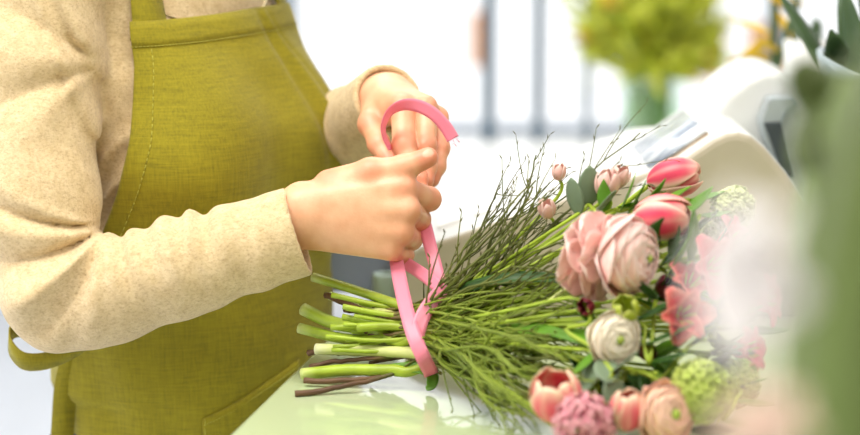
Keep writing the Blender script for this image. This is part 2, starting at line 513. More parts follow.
# ================================================================== sweater
def build_sweater():
    fd = Field(np.arange(-.50, .02, .0027), np.arange(-.10, .42, .0027), np.arange(.84, 1.42, .0027))
    q = fd.sl((-9,) * 3, (9,) * 3); X, Y, Z = fd.xyz(q)
    fd.F[:] = torso_f(X, Y, Z, .008)
    a = Vector((TC[0], TC[1], 1.31))
    for b in (R_SH, L_SH): add_cone(fd, a, b, .062, .060, .03)
    def sleeve(pts, kcut):
        q = fd.sl(*bb([p[0] for p in pts], .09)); X, Y, Z = fd.xyz(q)
        f = None
        for (a, ra), (b, rb) in zip(pts[:-1], pts[1:]):
            c = cone(X, Y, Z, a, b, ra, rb); f = c if f is None else smin(f, c, .016)
        a, b = pts[-2][0], pts[-1][0]; n = (b - a).normalized()
        along = (X - b.x) * n.x + (Y - b.y) * n.y + (Z - b.z) * n.z
        f = np.maximum(f, along)
        hole = np.maximum(cone(X, Y, Z, b - n * .03, b + n * .05, pts[-1][1] - .006, pts[-1][1] - .006), -(along + .028))
        return q, f, hole, X, Y, Z
    # near sleeve
    cuff = P(299, 231, 1.735); el = P(57, 301, 1.748)
    q, f, hole, X, Y, Z = sleeve([(R_SH, .066), (P(36, 60, 1.79), .059), (P(37, 200, 1.765), .053), (el, .0425), (P(110, 291, 1.742), .0445), (P(180, 268, 1.738), .0425), (cuff, .0405)], 0)
    # wrinkles: fans of folds around the crook of the elbow and the armpit
    ck = P(101, 234, 1.71); dx, dz = X - ck.x, Z - ck.z
    r = np.sqrt(dx * dx + dz * dz); th = np.arctan2(-dz, -dx)          # 0 = towards the left, pi/2 = downwards
    fold = 2 * np.abs(np.sin(th * 4.6 + 10.0 * r + .5 + .5 * np.sin(th * 3))) - 1 + .3 * np.sin(th * 15 + 1.7 + 20 * r)
    amp = .0085 * sm(.004, .03, r) * (1 - sm(.085, .135, r)) * sm(-.55, -.1, th) * (1 - sm(1.15, 1.75, th))
    f = f - amp * fold
    ax_ = (cuff - el).normalized(); s_ = (X - el.x) * ax_.x + (Y - el.y) * ax_.y + (Z - el.z) * ax_.z
    hgt = dz - (ax_.z / ax_.x) * dx
    f = f - .0030 * np.sin(s_ * 240 + 30 * hgt + .6 * np.sin(s_ * 90)) * sm(.045, .07, s_) * (1 - sm(.13, .21, s_)) * sm(-.085, -.005, hgt)
    f = f - .0012 * np.sin(s_ * 150 - 55 * hgt) * sm(.1, .15, s_) * (1 - sm(.19, .22, s_))
    ap = P(94, 72, 1.72); dx, dz = X - ap.x, Z - ap.z; r = np.sqrt(dx * dx + dz * dz); th = np.arctan2(dz, -dx)   # 0 left, + upwards
    f = f - .0042 * (2 * np.abs(np.sin(th * 3.3 + .6 + 6 * r)) - 1) * sm(.004, .03, r) * (1 - sm(.07, .15, r)) * sm(-1.2, -.6, th) * (1 - sm(1.3, 1.9, th))
    # torso side folds beneath the arm
    g = fd.F[q]
    g = g + .0055 * np.abs(np.sin((Z + .35 * X) * 85 + 5 * np.sin(X * 30))) * (1 - sm(1.14, 1.24, Z)) * sm(.99, 1.03, Z) - .002 * np.exp(-((Z - .35 * (X + .27) - 1.235) / .012) ** 2)
    fd.F[q] = np.maximum(smin(g, f, .007), -hole)
    # far sleeve
    wr = L_WR; e = L_EL; n = (wr - e).normalized(); cf = wr + n * .010
    q, f, hole, X, Y, Z = sleeve([(L_SH, .062), (L_SH.lerp(e, .5), .056), (e, .048), (e.lerp(cf, .55), .042), (cf, .0340)], 0)
    s_ = (X - e.x) * n.x + (Y - e.y) * n.y + (Z - e.z) * n.z
    f = f - .0022 * np.sin(s_ * 130 + 40 * (Z - e.z) + 1) * (1 - sm(.17, .22, s_))
    fd.F[q] = np.maximum(smin(fd.F[q], f, .006), -hole)
    # neckline and lower hem
    q = fd.sl((-9,) * 3, (9,) * 3); X, Y, Z = fd.xyz(q)
    nk = ellip(X, Y, Z, (TC[0] + Fd[0] * .012, TC[1] + Fd[1] * .012, 1.365), (.075, .07, .045))
    fd.F = np.maximum(np.maximum(fd.F, -nk), .86 - Z).astype(np.float32)
    V, Q = surface(fd); V = relax(V, Q, 2)
    o = me_obj('sweater', np_mesh('sweater', V, Q), M_KNIT, person)
    return o
sweater = build_sweater()
# hems of the cuffs
def ring(name, c, n, r, w, mat, parent, px=1.0):
    n = n.normalized(); u = n.cross(Vector((0, 1, .2))).normalized(); v = n.cross(u)
    rows = []
    for k in range(49):
        a = 2 * PI * k / 48; d = u * math.cos(a) + v * math.sin(a)
        rows.append([c + d * r - n * w, c + d * (r + .0022) - n * w * .5, c + d * (r + .0012), c + d * (r - .0025) + n * .001, c + d * (r - .004) - n * w * .7])
    m = MB(); m.grid(rows); return m.build(name, mat, parent)

# ================================================================== apron
def rad_at(z, phi, off):
    """radius from the torso's axis to the cloth, arrays of the same shape"""
    dx = Fd[0] * np.cos(phi) + Ld[0] * np.sin(phi); dy = Fd[1] * np.cos(phi) + Ld[1] * np.sin(phi)
    lo = np.zeros_like(z); hi = np.full_like(z, .5)
    for _ in range(26):
        m = (lo + hi) / 2; v = torso_f(TC[0] + dx * m, TC[1] + dy * m, z) - off
        lo = np.where(v < 0, m, lo); hi = np.where(v < 0, hi, m)
    return (lo + hi) / 2
PHI = np.radians(np.arange(-180, 181, 1.0)); ZG = np.arange(.42, 1.30, .006)
def cloth_radius():
    zz, pp = np.meshgrid(ZG, PHI, indexing='ij')
    r = rad_at(zz, pp, .016)
    for i in range(len(ZG) - 2, -1, -1):        # hang down from the bust to the waist, spread over the hips
        slope = .16 if ZG[i] > 1.02 else .05
        if ZG[i] > .93: r[i] = np.maximum(r[i], r[i + 1] - slope * .006)
    # smooth round the body
    for _ in range(6):
        r = .5 * r + .25 * (np.roll(r, 1, 1) + np.roll(r, -1, 1))
    zz_ = zz; deg = np.degrees(pp)
    def ridge(a, p_top, p_bot, z0, z1, s):
        ph = p_bot + (p_top - p_bot) * np.clip((zz_ - z0) / (z1 - z0), 0, 1)
        return a * np.exp(-((deg - ph) / s) ** 2) * sm(z0 - .03, z0 + .03, zz_) * (1 - sm(z1 - .02, z1 + .03, zz_))
    r += ridge(.0040, 26, 30, 1.16, 1.30, 2.6) + ridge(-.003, 32, 37, 1.16, 1.28, 3) + ridge(-.004, 20, 25, 1.13, 1.27, 3)
    r += ridge(-.005, 44, 18, 1.09, 1.16, 5) + ridge(.004, 36, 8, 1.08, 1.15, 5) + ridge(-.004, 30, -2, 1.04, 1.12, 6)
    r += ridge(-.005, -80, -60, .80, 1.0, 7) + ridge(.004, -95, -72, .78, .98, 7)
    r += .0025 * np.sin(np.radians(deg) * 9 + zz * 14) * (1 - sm(.86, 1.0, zz)) + .0012 * np.sin(zz * 60 + deg * .09)
    return r
RG = cloth_radius()
def cloth_pt(z, phi, off=0.0):
    i = np.clip((z - ZG[0]) / .006, 0, len(ZG) - 1.001); j = np.clip((math.degrees(phi) + 180), 0, 359.999)
    a, b = int(i), int(j); fi, fj = i - a, j - b
    r = (RG[a, b] * (1 - fi) + RG[a + 1, b] * fi) * (1 - fj) + (RG[a, b + 1] * (1 - fi) + RG[a + 1, b + 1] * fi) * fj + off
    return Vector((TC[0] + (Fd[0] * math.cos(phi) + Ld[0] * math.sin(phi)) * r, TC[1] + (Fd[1] * math.cos(phi) + Ld[1] * math.sin(phi)) * r, z))
EDGE = [(-60, 122), (0, 128), (20, 130), (45, 133), (60, 135), (100, 135), (150, 130), (195, 118), (232, 104), (262, 92), (290, 78)]
def edge_phi(z):
    """angle at which the bib's near edge stands at height z"""
    best = None
    for p in np.radians(np.arange(-60, -145, -1.0)):
        x, y, d = pix(cloth_pt(z, p))
        tx = np.interp(y, [e[0] for e in EDGE], [e[1] for e in EDGE])
        if x <= tx: return p
    return R(-145)
ztop = 1.287
rows = []; zs_ = np.arange(.46, ztop + .001, .006); zs_[-1] = ztop
ephi = []
for z in zs_:
    e = edge_phi(z)
    if z < 1.0: e = e + (R(-150) - e) * float(sm(1.0, .93, z)) if False else e - R(46) * float(1 - sm(.93, 1.0, z))
    ephi.append(e)
ephi = np.array(ephi)
for _ in range(4): ephi[1:-1] = .25 * ephi[:-2] + .5 * ephi[1:-1] + .25 * ephi[2:]
def top_z(phi):   # the bib's upper edge climbs towards the wearer's left
    return ztop + .006 * float(sm(R(-75), R(30), phi))
for z, e in zip(zs_, ephi):
    rw = []
    for k in range(111):
        s = k / 110; phi = e + (abs(e) * .99 - e) * s
        zz = z
        if z > 1.15: zz = z + (top_z(phi) - ztop) * (z - 1.15) / (ztop - 1.15)
        rw.append(cloth_pt(zz, phi))
    rows.append(rw)
m = MB(); m.grid(rows)
apron = m.build('apron', M_LINEN, person, solid=.0016)
apron['label'] = 'olive linen bib apron'
# hem along the upper edge of the bib, with its stitch line
def strip(name, rws, mat, parent, solid=.0012):
    m = MB(); m.grid(rws); return m.build(name, mat, parent, solid=solid)
top = []
for s in np.linspace(0, 1, 90):
    e = ephi[-1]; phi = e + (abs(e) * .99 - e) * s; zt = top_z(phi)
    top.append([cloth_pt(zt + .0008 - h, (lambda e2: e2 + (abs(e2) * .99 - e2) * s)(float(np.interp(ztop - h, zs_, ephi))), .0008) for h in (0, .008, .016, .0235)])
strip('hem', top, M_LINEN, apron)
def stitches(name, pts, parent, off=None):
    m = MB()
    for a, b in zip(pts[:-1], pts[1:]):
        m.tube([a.lerp(b, .12), a.lerp(b, .88)], .0004, 4)
    return m.build(name, M_THREAD, parent)
st = []
for s in np.linspace(0.01, .99, 90):
    e = ephi[-1]; phi = e + (abs(e) * .99 - e) * s
    st.append(cloth_pt(top_z(phi) - .0218, phi, .0026))
stitches('stitch_line', st, apron)
st = [cloth_pt(z, e + R(7), .0012) for z, e in zip(zs_, ephi) if 1.0 < z < ztop - .02]
stitches('stitch_line', st, apron)
# shoulder straps
def band(name, pts, width_dir, w, mat, parent, solid=.0016, n=40):
    c = spline(pts, n); rws = []
    for i, p in enumerate(c):
        wd = Vector(width_dir[min(int(i / n * len(width_dir)), len(width_dir) - 1)]) if isinstance(width_dir[0], (tuple, Vector)) else Vector(width_dir)
        rws.append([Vector(p) - wd * w / 2, Vector(p) + wd * w / 2])
    return strip(name, rws, mat, parent, solid)
def strap(sgn):
    e = ephi[-1] * -sgn if sgn > 0 else ephi[-1]
    rws = []; L3, F3 = Vector(Ld), Vector(Fd); w = .034; T0 = Vector((TC[0], TC[1], 0))
    pin, pout = e + R(15) * (1 if sgn < 0 else -1), e + R(.6) * (1 if sgn < 0 else -1)
    low = []
    for h in (-.016, -.008, -.001):
        low.append((cloth_pt(top_z(pout) + h, pout, -.0018), cloth_pt(top_z(pin) + h, pin, -.0018)))
    o1 = low[-1][0]; i1 = low[-1][1]; c1 = (o1 + i1) / 2; wd = (i1 - o1).normalized()
    c = spline([c1, c1 + Vector((0, 0, .03)) - L3 * sgn * .006 - F3 * .01, T0 + L3 * .075 * sgn + F3 * .03 + Vector((0, 0, 1.378)), T0 + L3 * .06 * sgn - F3 * .03 + Vector((0, 0, 1.385)), T0 + L3 * .05 * sgn - F3 * .10 + Vector((0, 0, 1.30)), T0 + L3 * .04 * sgn - F3 * .125 + Vector((0, 0, 1.1))], 40)
    for o, i in low: rws.append([o, o.lerp(i, .5), i])
    for k, q in enumerate(c[1:]):
        q = Vector(q); d = wd.lerp(L3 * (-sgn), min(1, k / 14)).normalized()
        rws.append([q - d * w / 2, q, q + d * w / 2])
    return strip('strap', rws, M_LINEN, apron)
strap(-1); strap(1)
# pocket on the lower part
def on_cloth(px, py):
    best = (1e9, 0, 0)
    for z in np.arange(.78, 1.05, .006):
        for ph in np.radians(np.arange(-130, 40, 3.0)):
            x, y, d = pix(cloth_pt(z, ph)); e = (x - px) ** 2 + (y - py) ** 2
            if e < best[0] and d < 1.99: best = (e, z, ph)
    return best[1:]
pk = []
for s in np.linspace(0, 1, 40):
    z0, p0 = on_cloth(199, 417); z1, p1 = on_cloth(296, 356)
    phi = p0 + (p1 - p0) * s; zt = z0 + (z1 - z0) * s
    pk.append([cloth_pt(zt - .16 * h, phi, .0024) for h in np.linspace(0, 1, 20)])
pocket = strip('pocket', pk, M_LINEN, apron)
stitches('stitch_line', [r[0] + Vector((0, 0, -.006)) + Vector(Fd) * .0012 for r in pk], pocket)
stitches('stitch_line', [Vector(p) + Vector(Fd) * .0012 for p in [pk[0][h].lerp(pk[1][h], .6) for h in range(20)]], pocket)
# waist ties knotted behind: a loop and a hanging end
lp = [P(92, 338, 1.80), P(70, 352, 1.80), P(45, 361, 1.80), P(24, 361, 1.80), P(12, 350, 1.805), P(9, 338, 1.815), P(14, 330, 1.83), P(24, 328, 1.84), P(36, 330, 1.85), P(60, 335, 1.86), P(90, 338, 1.87)]
band('tie_loop', lp, [Vector((.12, -.25, 1)).normalized()] * 2, .018, M_LINEN, apron, .0014, 70)
te = [P(92, 338, 1.86), P(74, 356, 1.85), P(66, 385, 1.86), P(63, 425, 1.87), P(60, 470, 1.88), P(60, 500, 1.88)]
band('tie_end', te, [Vector((1, .2, 0)).normalized()] * 2, .022, M_LINEN, apron, .0014, 40)
# trousers and shoes
def lower():
    fd = Field(np.arange(-.52, .04, .009), np.arange(-.14, .42, .009), np.arange(.06, .90, .009))
    q = fd.sl((-9,) * 3, (9,) * 3); X, Y, Z = fd.xyz(q)
    fd.F = np.maximum(torso_f(X, Y, Z, .004, False), np.maximum(.76 - Z, Z - .885)).astype(np.float32)
    F3, L3 = Vector(Fd), Vector(Ld)
    for s in (-1, 1):
        hp = Vector((TC[0], TC[1], .82)) + L3 * .085 * s; kn = Vector((TC[0], TC[1], .46)) + L3 * .08 * s + F3 * .02
        an = Vector((TC[0], TC[1], .09)) + L3 * .09 * s - F3 * .01
        add_cone(fd, hp, kn, .09, .066, .03); add_cone(fd, kn, an, .066, .05, .02)
    V, Q = surface(fd); me_obj('trousers', np_mesh('trousers', V, Q), M_DENIM, person)
    for s in (-1, 1):
        an = Vector((TC[0], TC[1], .045)) + L3 * .09 * s - F3 * .01
        fd = Field(np.arange(-.52, .06, .006), np.arange(-.26, .36, .006), np.arange(-.012, .12, .006))
        add_cone(fd, an - F3 * .03, an + F3 * .155 - Vector((0, 0, .012)), .046, .036, .02)
        q = fd.sl((-9,) * 3, (9,) * 3); X, Y, Z = fd.xyz(q)
        fd.F = np.maximum(fd.F, .001 - Z).astype(np.float32)
        V, Q = surface(fd); me_obj('shoe', np_mesh('shoe', V, Q), M_SHOE, person)
lower()
# necklace resting on the sweater
nl = [];
for s in np.linspace(-1, 1, 41):
    phi = R(-6) + R(95) * s; z = 1.272 + .07 * abs(s) ** 1.6
    r = float(rad_at(np.array([z]), np.array([phi]), .0095)[0])
    nl.append(Vector((TC[0] + (Fd[0] * math.cos(phi) + Ld[0] * math.sin(phi)) * r, TC[1] + (Fd[1] * math.cos(phi) + Ld[1] * math.sin(phi)) * r, z)))
m = MB(); m.tube(nl, .0009, 6); neck = m.build('necklace', M_GOLD, person)
c = nl[20] + Vector(Fd) * .004 - Vector((0, 0, .004)); m = MB()
m.tube([c + Vector(Ld) * .005 * math.cos(a) + Vector((0, 0, .005)) * math.sin(a) for a in np.linspace(0, 2 * PI, 25)], .0013, 6); m.build('pendant', M_GOLD, neck)
# ================================================================== the shop
M_WALL = simple('white_paint', srgb(238, 240, 243), 0.8, 0.02, 4)
M_DIMWALL = simple('dim_wall', srgb(150, 132, 112), .7, .1, 6)  # brown for unseen walls, darkened to cut the bounced fill
M_FLOOR = simple('pale_floor', srgb(226, 230, 236), 0.35, 0.05, 3)
M_FRAME = simple('window_frame_paint', srgb(150, 164, 178), 0.5)
M_POST = simple('grey_post_paint', srgb(140, 152, 164), 0.5)
M_WHITE = simple('white_laminate', srgb(240, 241, 242), 0.35)
def glass_mat(name, col=(1, 1, 1, 1), rough=0.0, ior=1.45):
    t = NT(name); t.set(Roughness=rough, IOR=ior, **{'Transmission__Weight': 1.0}); t.b.inputs['Base Color'].default_value = col
    return t.m
def pane_mat(name='window_glass', col=(1, 1, 1, 1), gl=.05):
    t = NT(name); t.n.remove(t.b)
    a = t.new('ShaderNodeBsdfTransparent'); g = t.new('ShaderNodeBsdfGlossy'); g.inputs['Roughness'].default_value = .02
    m = t.new('ShaderNodeMixShader'); m.inputs[0].default_value = gl; a.inputs[0].default_value = col
    t.l(a, 0, m, 1); t.l(g, 0, m, 2); t.l(m, 0, t.n['Material Output'], 0); return t.m
M_PANE = pane_mat()
X0, X1, Y0, Y1, ZC = -3.2, 3.4, -3.4, 4.6, 3.0
def struct(o): o['kind'] = 'structure'; return o
struct(box('floor', X0, X1, Y0, Y1, -.1, 0, M_FLOOR))
struct(box('ceiling', X0, X1, Y0, Y1, ZC, ZC + .1, M_WALL))
struct(box('wall_front', X0 - .1, X1 + .1, Y0 - .1, Y0, 0, ZC, M_DIMWALL))
struct(box('wall_right', X1, X1 + .1, Y0, Y1, 0, ZC, M_DIMWALL))
def wall_with_opening(name, pts):
    bm = bmesh.new()
    for b in pts: add_box(bm, *b)
    return struct(bm_obj(name, bm, M_WALL, smooth=False))
WY0, WY1, WZ0, WZ1 = -1.9, 1.9, .75, 2.8          # unseen window in the left wall, added for key light from the side
wall_with_opening('wall_left', [(X0 - .1, X0, Y0, WY0, 0, ZC), (X0 - .1, X0, WY1, Y1, 0, ZC), (X0 - .1, X0, WY0, WY1, 0, WZ0), (X0 - .1, X0, WY0, WY1, WZ1, ZC)])
SILL = .55                                          # the shop front at the back
wall_with_opening('wall_back', [(X0, X1, Y1, Y1 + .1, 0, SILL), (X0, X1, Y1, Y1 + .1, 2.85, ZC)])
def window(name, mk, bars, pane):
    f = MB(); bm = bmesh.new()
    for b in bars: add_box(bm, *b)
    o = struct(bm_obj(name, bm, M_FRAME, smooth=False))
    g = bmesh.new(); add_box(g, *pane); bm_obj('pane', g, M_PANE, o, smooth=False)
    return o
dback = 6.2
bx = lambda px: (px - 430) / FPX * dback
bars = [(X0, X1, Y1 - .03, Y1 + .05, SILL, SILL + .06), (X0, X1, Y1 - .03, Y1 + .05, 2.8, 2.85)]
for px, w in ((-330, .05), (-120, .03), (90, .05), (960, .03), (1170, .05), (1380, .05)):
    bars.append((bx(px) - w / 2, bx(px) + w / 2, Y1 - .03, Y1 + .04, SILL + .06, 2.8))
window('window_1', None, bars, (X0, X1, Y1 + .005, Y1 + .011, SILL + .06, 2.8))
bars = []
for y in (WY0, -.63, .63, WY1): bars.append((X0 - .07, X0 - .01, y - .03, y + .03, WZ0, WZ1))
for z in (WZ0, WZ1): bars.append((X0 - .07, X0 - .01, WY0, WY1, z - .03, z + .03))
window('key_window', None, bars, (X0 - .045, X0 - .039, WY0, WY1, WZ0, WZ1))  # unseen frame and pane of the added key light opening
# ------------------------------------------------------------------ counter under the bouquet
def counter_mat():
    t = NT('mint_glass_top'); t.set(Roughness=.10, **{'Coat__Weight': .6, 'Coat__Roughness': .05})
    nz = t.noise(2.5, 3); r = t.ramp(nz, 0, [(.3, srgb(180, 196, 152)), (.7, srgb(194, 208, 168))]); t.base((r, 0)); return t.m
M_TOP = counter_mat(); M_CARC = simple('counter_body_paint', srgb(214, 220, 214), .5)
EA, EB = on_z(228, 435), on_z(315, 350)
ed = (EB - EA).normalized()
def edge_x(y): return EA.x + ed.x / ed.y * (y - EA.y)
CY0, CY1, CX1 = -1.30, .98, 1.25
def slab(name, inset, z0, z1, mat, parent):
    bm = bmesh.new(); ln = []
    pts = [(edge_x(CY0 + inset) + inset, CY0 + inset), (CX1 - inset, CY0 + inset), (CX1 - inset, CY1 - inset), (edge_x(CY1 - inset) + inset, CY1 - inset)]
    a = [bm.verts.new((x, y, z0)) for x, y in pts]; b = [bm.verts.new((x, y, z1)) for x, y in pts]
    bm.faces.new(a[::-1]); bm.faces.new(b)
    for i in range(4): bm.faces.new((a[i], a[(i + 1) % 4], b[(i + 1) % 4], b[i]))
    return bm_obj(name, bm, mat, parent, smooth=False)
counter = empty('counter', (.5, -.2, 0))
tag(counter, 'pale mint shop counter with a glossy top under the bouquet', 'counter')
def put(o, root):
    o.parent = root; o.matrix_parent_inverse = Matrix.Translation(-root.location); return o
put(bevel(slab('counter_top', 0, TABLE - .028, TABLE, M_TOP, None), .004), counter)
put(slab('carcass', .10, .0, TABLE - .028, M_CARC, None), counter)

# ------------------------------------------------------------------ cash register
M_REG = simple('register_shaded_plastic', srgb(180, 171, 150), .45, .02, 30)  # shade on the side faces is put into this beige
M_REG_LIT = simple('register_lit_plastic', srgb(218, 220, 218), .35)  # sky light on the slopes painted in; printer cover shares it
M_DARK = simple('dark_plastic', srgb(58, 66, 70), .35)
M_SILV = simple('silver_plastic', srgb(176, 186, 190), .3, Metallic=.4)
M_BROWN = simple('brown_edge_plastic', srgb(150, 128, 100), .5)
def screen_mat():
    t = NT('register_screen'); t.set(Roughness=.08)
    nz = t.noise(28, 2, .5, (1, 2.2, 1)); r = t.ramp(nz, 0, [(.35, srgb(120, 132, 150)), (.5, srgb(196, 206, 216)), (.62, srgb(226, 232, 236))]); t.base((r, 0)); return t.m  # pale mottling paints a reflection into the screen colour
def extrude_px(name, prof, d0, d1, mat, parent, bev=.006, smooth=True, topmat=None):
    """a side profile given where the photo shows it at distance d0, extruded straight back to d1"""
    pts = [P(x, y, d0) for x, y in prof]; off = Vector((0, (d1 - d0) / math.cos(PITCH), 0))
    y0 = pts[0].y
    pts = [Vector((p.x, y0, p.z)) for p in pts]
    bm = bmesh.new(); a = [bm.verts.new(p) for p in pts]; b = [bm.verts.new(p + off) for p in pts]; n = len(a)
    bm.faces.new(a); bm.faces.new(b[::-1])
    for i in range(n):
        f = bm.faces.new((a[i], b[i], b[(i + 1) % n], a[(i + 1) % n])); f.material_index = 1 if topmat else 0
    o = bm_obj(name, bm, [mat, topmat] if topmat else mat, None, smooth=False)
    if parent: put(o, parent)
    if bev: bevel(o, bev, 3, 25)
    return o
DR = 1.98
reg = empty('cash_register', (P(600, 300, DR).x, P(600, 300, DR).y, TABLE))
tag(reg, 'cash register with sides painted in shaded beige and sloping top in sky-lit white behind the bouquet', 'cash register')
zb = lambda x, d: (x, 217.5 + FPX * (.443 / d - math.sin(PITCH)) / math.cos(PITCH))
prof = [zb(404, DR), (404, 254), (418, 246), (460, 231), (520, 210), (600, 183), (660, 163), (700, 160), (790, 200), zb(800, DR)]
extrude_px('body', prof, DR, DR + .30, M_REG, reg, .006, topmat=M_REG_LIT)
DH = 1.93
prof = [(628, 206), (640, 189), (665, 171), (692, 151), (712, 137), (724, 131.5), (736, 130), (750, 134), (764, 146), (786, 172), (808, 205), (818, 240), (816, 290), (640, 290)]
extrude_px('display_head', prof, DH, DH + .25, M_REG, reg, .008, topmat=M_REG_LIT)
# screen lying on the slope of the head
a, b = P(650, 182, DH), P(712, 137, DH); a.y = b.y = P(692, 151, DH).y
sl = (b - a); nrm = Vector((-sl.z, 0, sl.x)).normalized()
m = MB(); y0, y1 = a.y + .035, a.y + .205
q = [a + nrm * .0025, b + nrm * .0025]
m.grid([[Vector((p.x, y, p.z)) for y in (y0, y1)] for p in q]); put(m.build('screen', screen_mat(), None, solid=.003), reg)
m = MB(); m.grid([[Vector((p.x, y, p.z)) - nrm * .001 for y in (y0 - .012, y0)] for p in (a, b)])
put(m.build('bezel', M_BROWN, None, solid=.004), reg)
extrude_px('head_back', [(645, 190), (700, 147), (716, 137), (712, 128), (640, 178)], DH + .25, DH + .258, M_BROWN, reg, .002)
# printer hump with its dark handle
DHU = 2.06
prof = [(688, 150), (705, 122), (728, 92), (745, 79), (762, 71), (780, 70), (797, 78), (812, 96), (826, 126), (836, 170), (838, 270), (690, 270)]
extrude_px('printer_cover', prof, DHU, DHU + .17, M_REG_LIT, reg, .008)
extrude_px('handle', [(760, 122), (768, 97), (794, 96), (800, 104), (786, 112), (782, 124), (798, 180), (788, 184), (764, 140)], DHU - .03, DHU - .004, M_SILV, reg, .003)
extrude_px('handle_grip', [(764, 123), (781, 122), (796, 178), (786, 180)], DHU - .034, DHU - .03, M_DARK, reg, .001)
for i in range(4):                                   # rows of keys on the slope
    for j in range(7):
        t = (i + .5) / 4.0; x = 432 + 150 * t; y = np.interp(x, [418, 460, 520, 600], [246, 231, 210, 183])
        c = P(x, y, DR); c.y = P(600, 183, DR).y + .05 + j * .034
        tilt = math.atan2((P(600, 183, DR) - P(460, 231, DR)).z, (P(600, 183, DR) - P(460, 231, DR)).x)
        k = box('key', -.013, .013, -.013, .013, -.003, .005, M_WHITE, None, .002); k.rotation_euler = (0, -tilt, 0); k.location = c; put(k, reg)
# ------------------------------------------------------------------ things beside the register
M_SLATE = simple('slate_blue_plastic', srgb(160, 172, 196), .5, .05, 20)
cb = on_z(365, 294)
t = empty('storage_box', (cb.x, cb.y, TABLE)); tag(t, 'slate blue storage box beside the register, half hidden by the hands', 'box')
put(box('box_body', cb.x - .043, cb.x + .033, cb.y - .0, cb.y + .16, TABLE + .001, TABLE + .075, M_SLATE, None, .005), t)
put(box('lid', cb.x - .0455, cb.x + .0355, cb.y - .0025, cb.y + .1625, TABLE + .075, TABLE + .085, M_SLATE, None, .003), t)
M_TEAL = simple('pale_teal_paper', srgb(196, 218, 212), .5)
c = on_z(387, 303); m = MB()
prof = [(.009, 0), (.014, .0), (.0152, .0012), (.0152, .030), (.014, .0312), (.009, .0312), (.009, 0)]
m.lathe(prof, 28, (c.x, c.y, TABLE + .0005)); o = m.build('tape_roll', M_TEAL); tag(o, 'pale teal roll of tape standing behind the stems', 'tape')
# ------------------------------------------------------------------ back counter with a vase of foliage
by = 1.75
bc = empty('back_counter', (.5, by + .25, 0)); tag(bc, 'white back counter in front of the shop window', 'counter')
put(box('worktop', -.12, 2.2, by, by + .5, .85, .89, M_WHITE, None, .004), bc)
put(box('carcass', -.10, 2.18, by + .03, by + .48, 0, .85, M_WALL, None), bc)
M_GREENST = simple('stem_green', srgb(116, 160, 64), .5, .2, 30)
def leafy(name, col, var=.15, scale=40, rough=.45, trans=.35, bump=.2, edge=None, attr='edge', mid=None):
    t = NT(name); t.set(Roughness=rough)
    nz = t.noise(scale, 3); lo = tuple(c * (1 - var) for c in col[:3]) + (1,); hi = tuple(min(1, c * (1 + var)) for c in col[:3]) + (1,)
    c = (t.ramp(nz, 0, [(.3, lo), (.7, hi)]), 0)
    if edge:
        at = t.new('ShaderNodeAttribute', _attribute_name=attr); c = t.mix((at, 'Fac'), c, edge)
    t.base(c)
    if bump: t.bump(nz, 0, bump, .0008)
    tr = t.new('ShaderNodeBsdfTranslucent'); t.l(c[0], c[1], tr, 0); ms = t.new('ShaderNodeMixShader'); ms.inputs[0].default_value = trans
    t.l(t.b, 0, ms, 1); t.l(tr, 0, ms, 2); t.l(ms, 0, t.n['Material Output'], 0)
    return t.m
M_YG = leafy('yellow_green_foliage', srgb(220, 226, 96), .25, 20, .5, .5)
M_YF = simple('golden_blossom', srgb(222, 180, 70), .6, .2, 20)
M_GLASS = pane_mat('clear_glass', (.95, .99, .96, 1), .10); M_WATER = pane_mat('water', (.90, .98, .90, 1), .02)
def leaf_rows(L, W, n=7, bend=.3, fold=.15, tip=1.0):
    rows = []
    for i in range(n + 1):
        u = i / n; w = W * (math.sin(PI * min(1, u * .96 + .02)) ** .8) * (1 - .25 * u * tip)
        z = L * u; y = bend * L * u * u
        rows.append([Vector((v * w / 2, y - fold * abs(v) * w * .5 * -1, z)) for v in (-1, -.5, 0, .5, 1)])
    return rows
def orient(d, roll=0.0):
    return Vector(d).normalized().to_track_quat('Z', 'Y').to_matrix().to_4x4() @ Matrix.Rotation(roll, 4, 'Z')
def glass_vase(root, c, r0, r1, h, th=.004, water=.6):
    m = MB(); n = 28
    prof = [(.0, 0), (r0, 0)] + [(r0 + (r1 - r0) * t, h * t) for t in (.25, .5, .75, 1)] + [(r1 - th, h)] + [(r0 + (r1 - r0) * t - th, h * t) for t in (.75, .5, .25)] + [(r0 - th, th * 2), (0, th * 2)]
    m.lathe(prof, n, c); put(m.build('glass', M_GLASS, None), root)
    wr = r0 + (r1 - r0) * water - th - .0005
    m = MB(); m.lathe([(0, th * 2 + .0005), (r0 - th - .0005, th * 2 + .0005), (wr, h * water), (0, h * water)], n, c); put(m.build('water', M_WATER, None), root)
rnd = random.Random(5)
vx, vyy = P(659, 130, 3.62).x, by + .22
tag(glass_root := empty('glass_vase', (vx, vyy, .891)), 'glass vase of yellow green foliage on the back counter', 'vase')
glass_vase(glass_root, (vx, vyy, .891), .054, .064, .165)
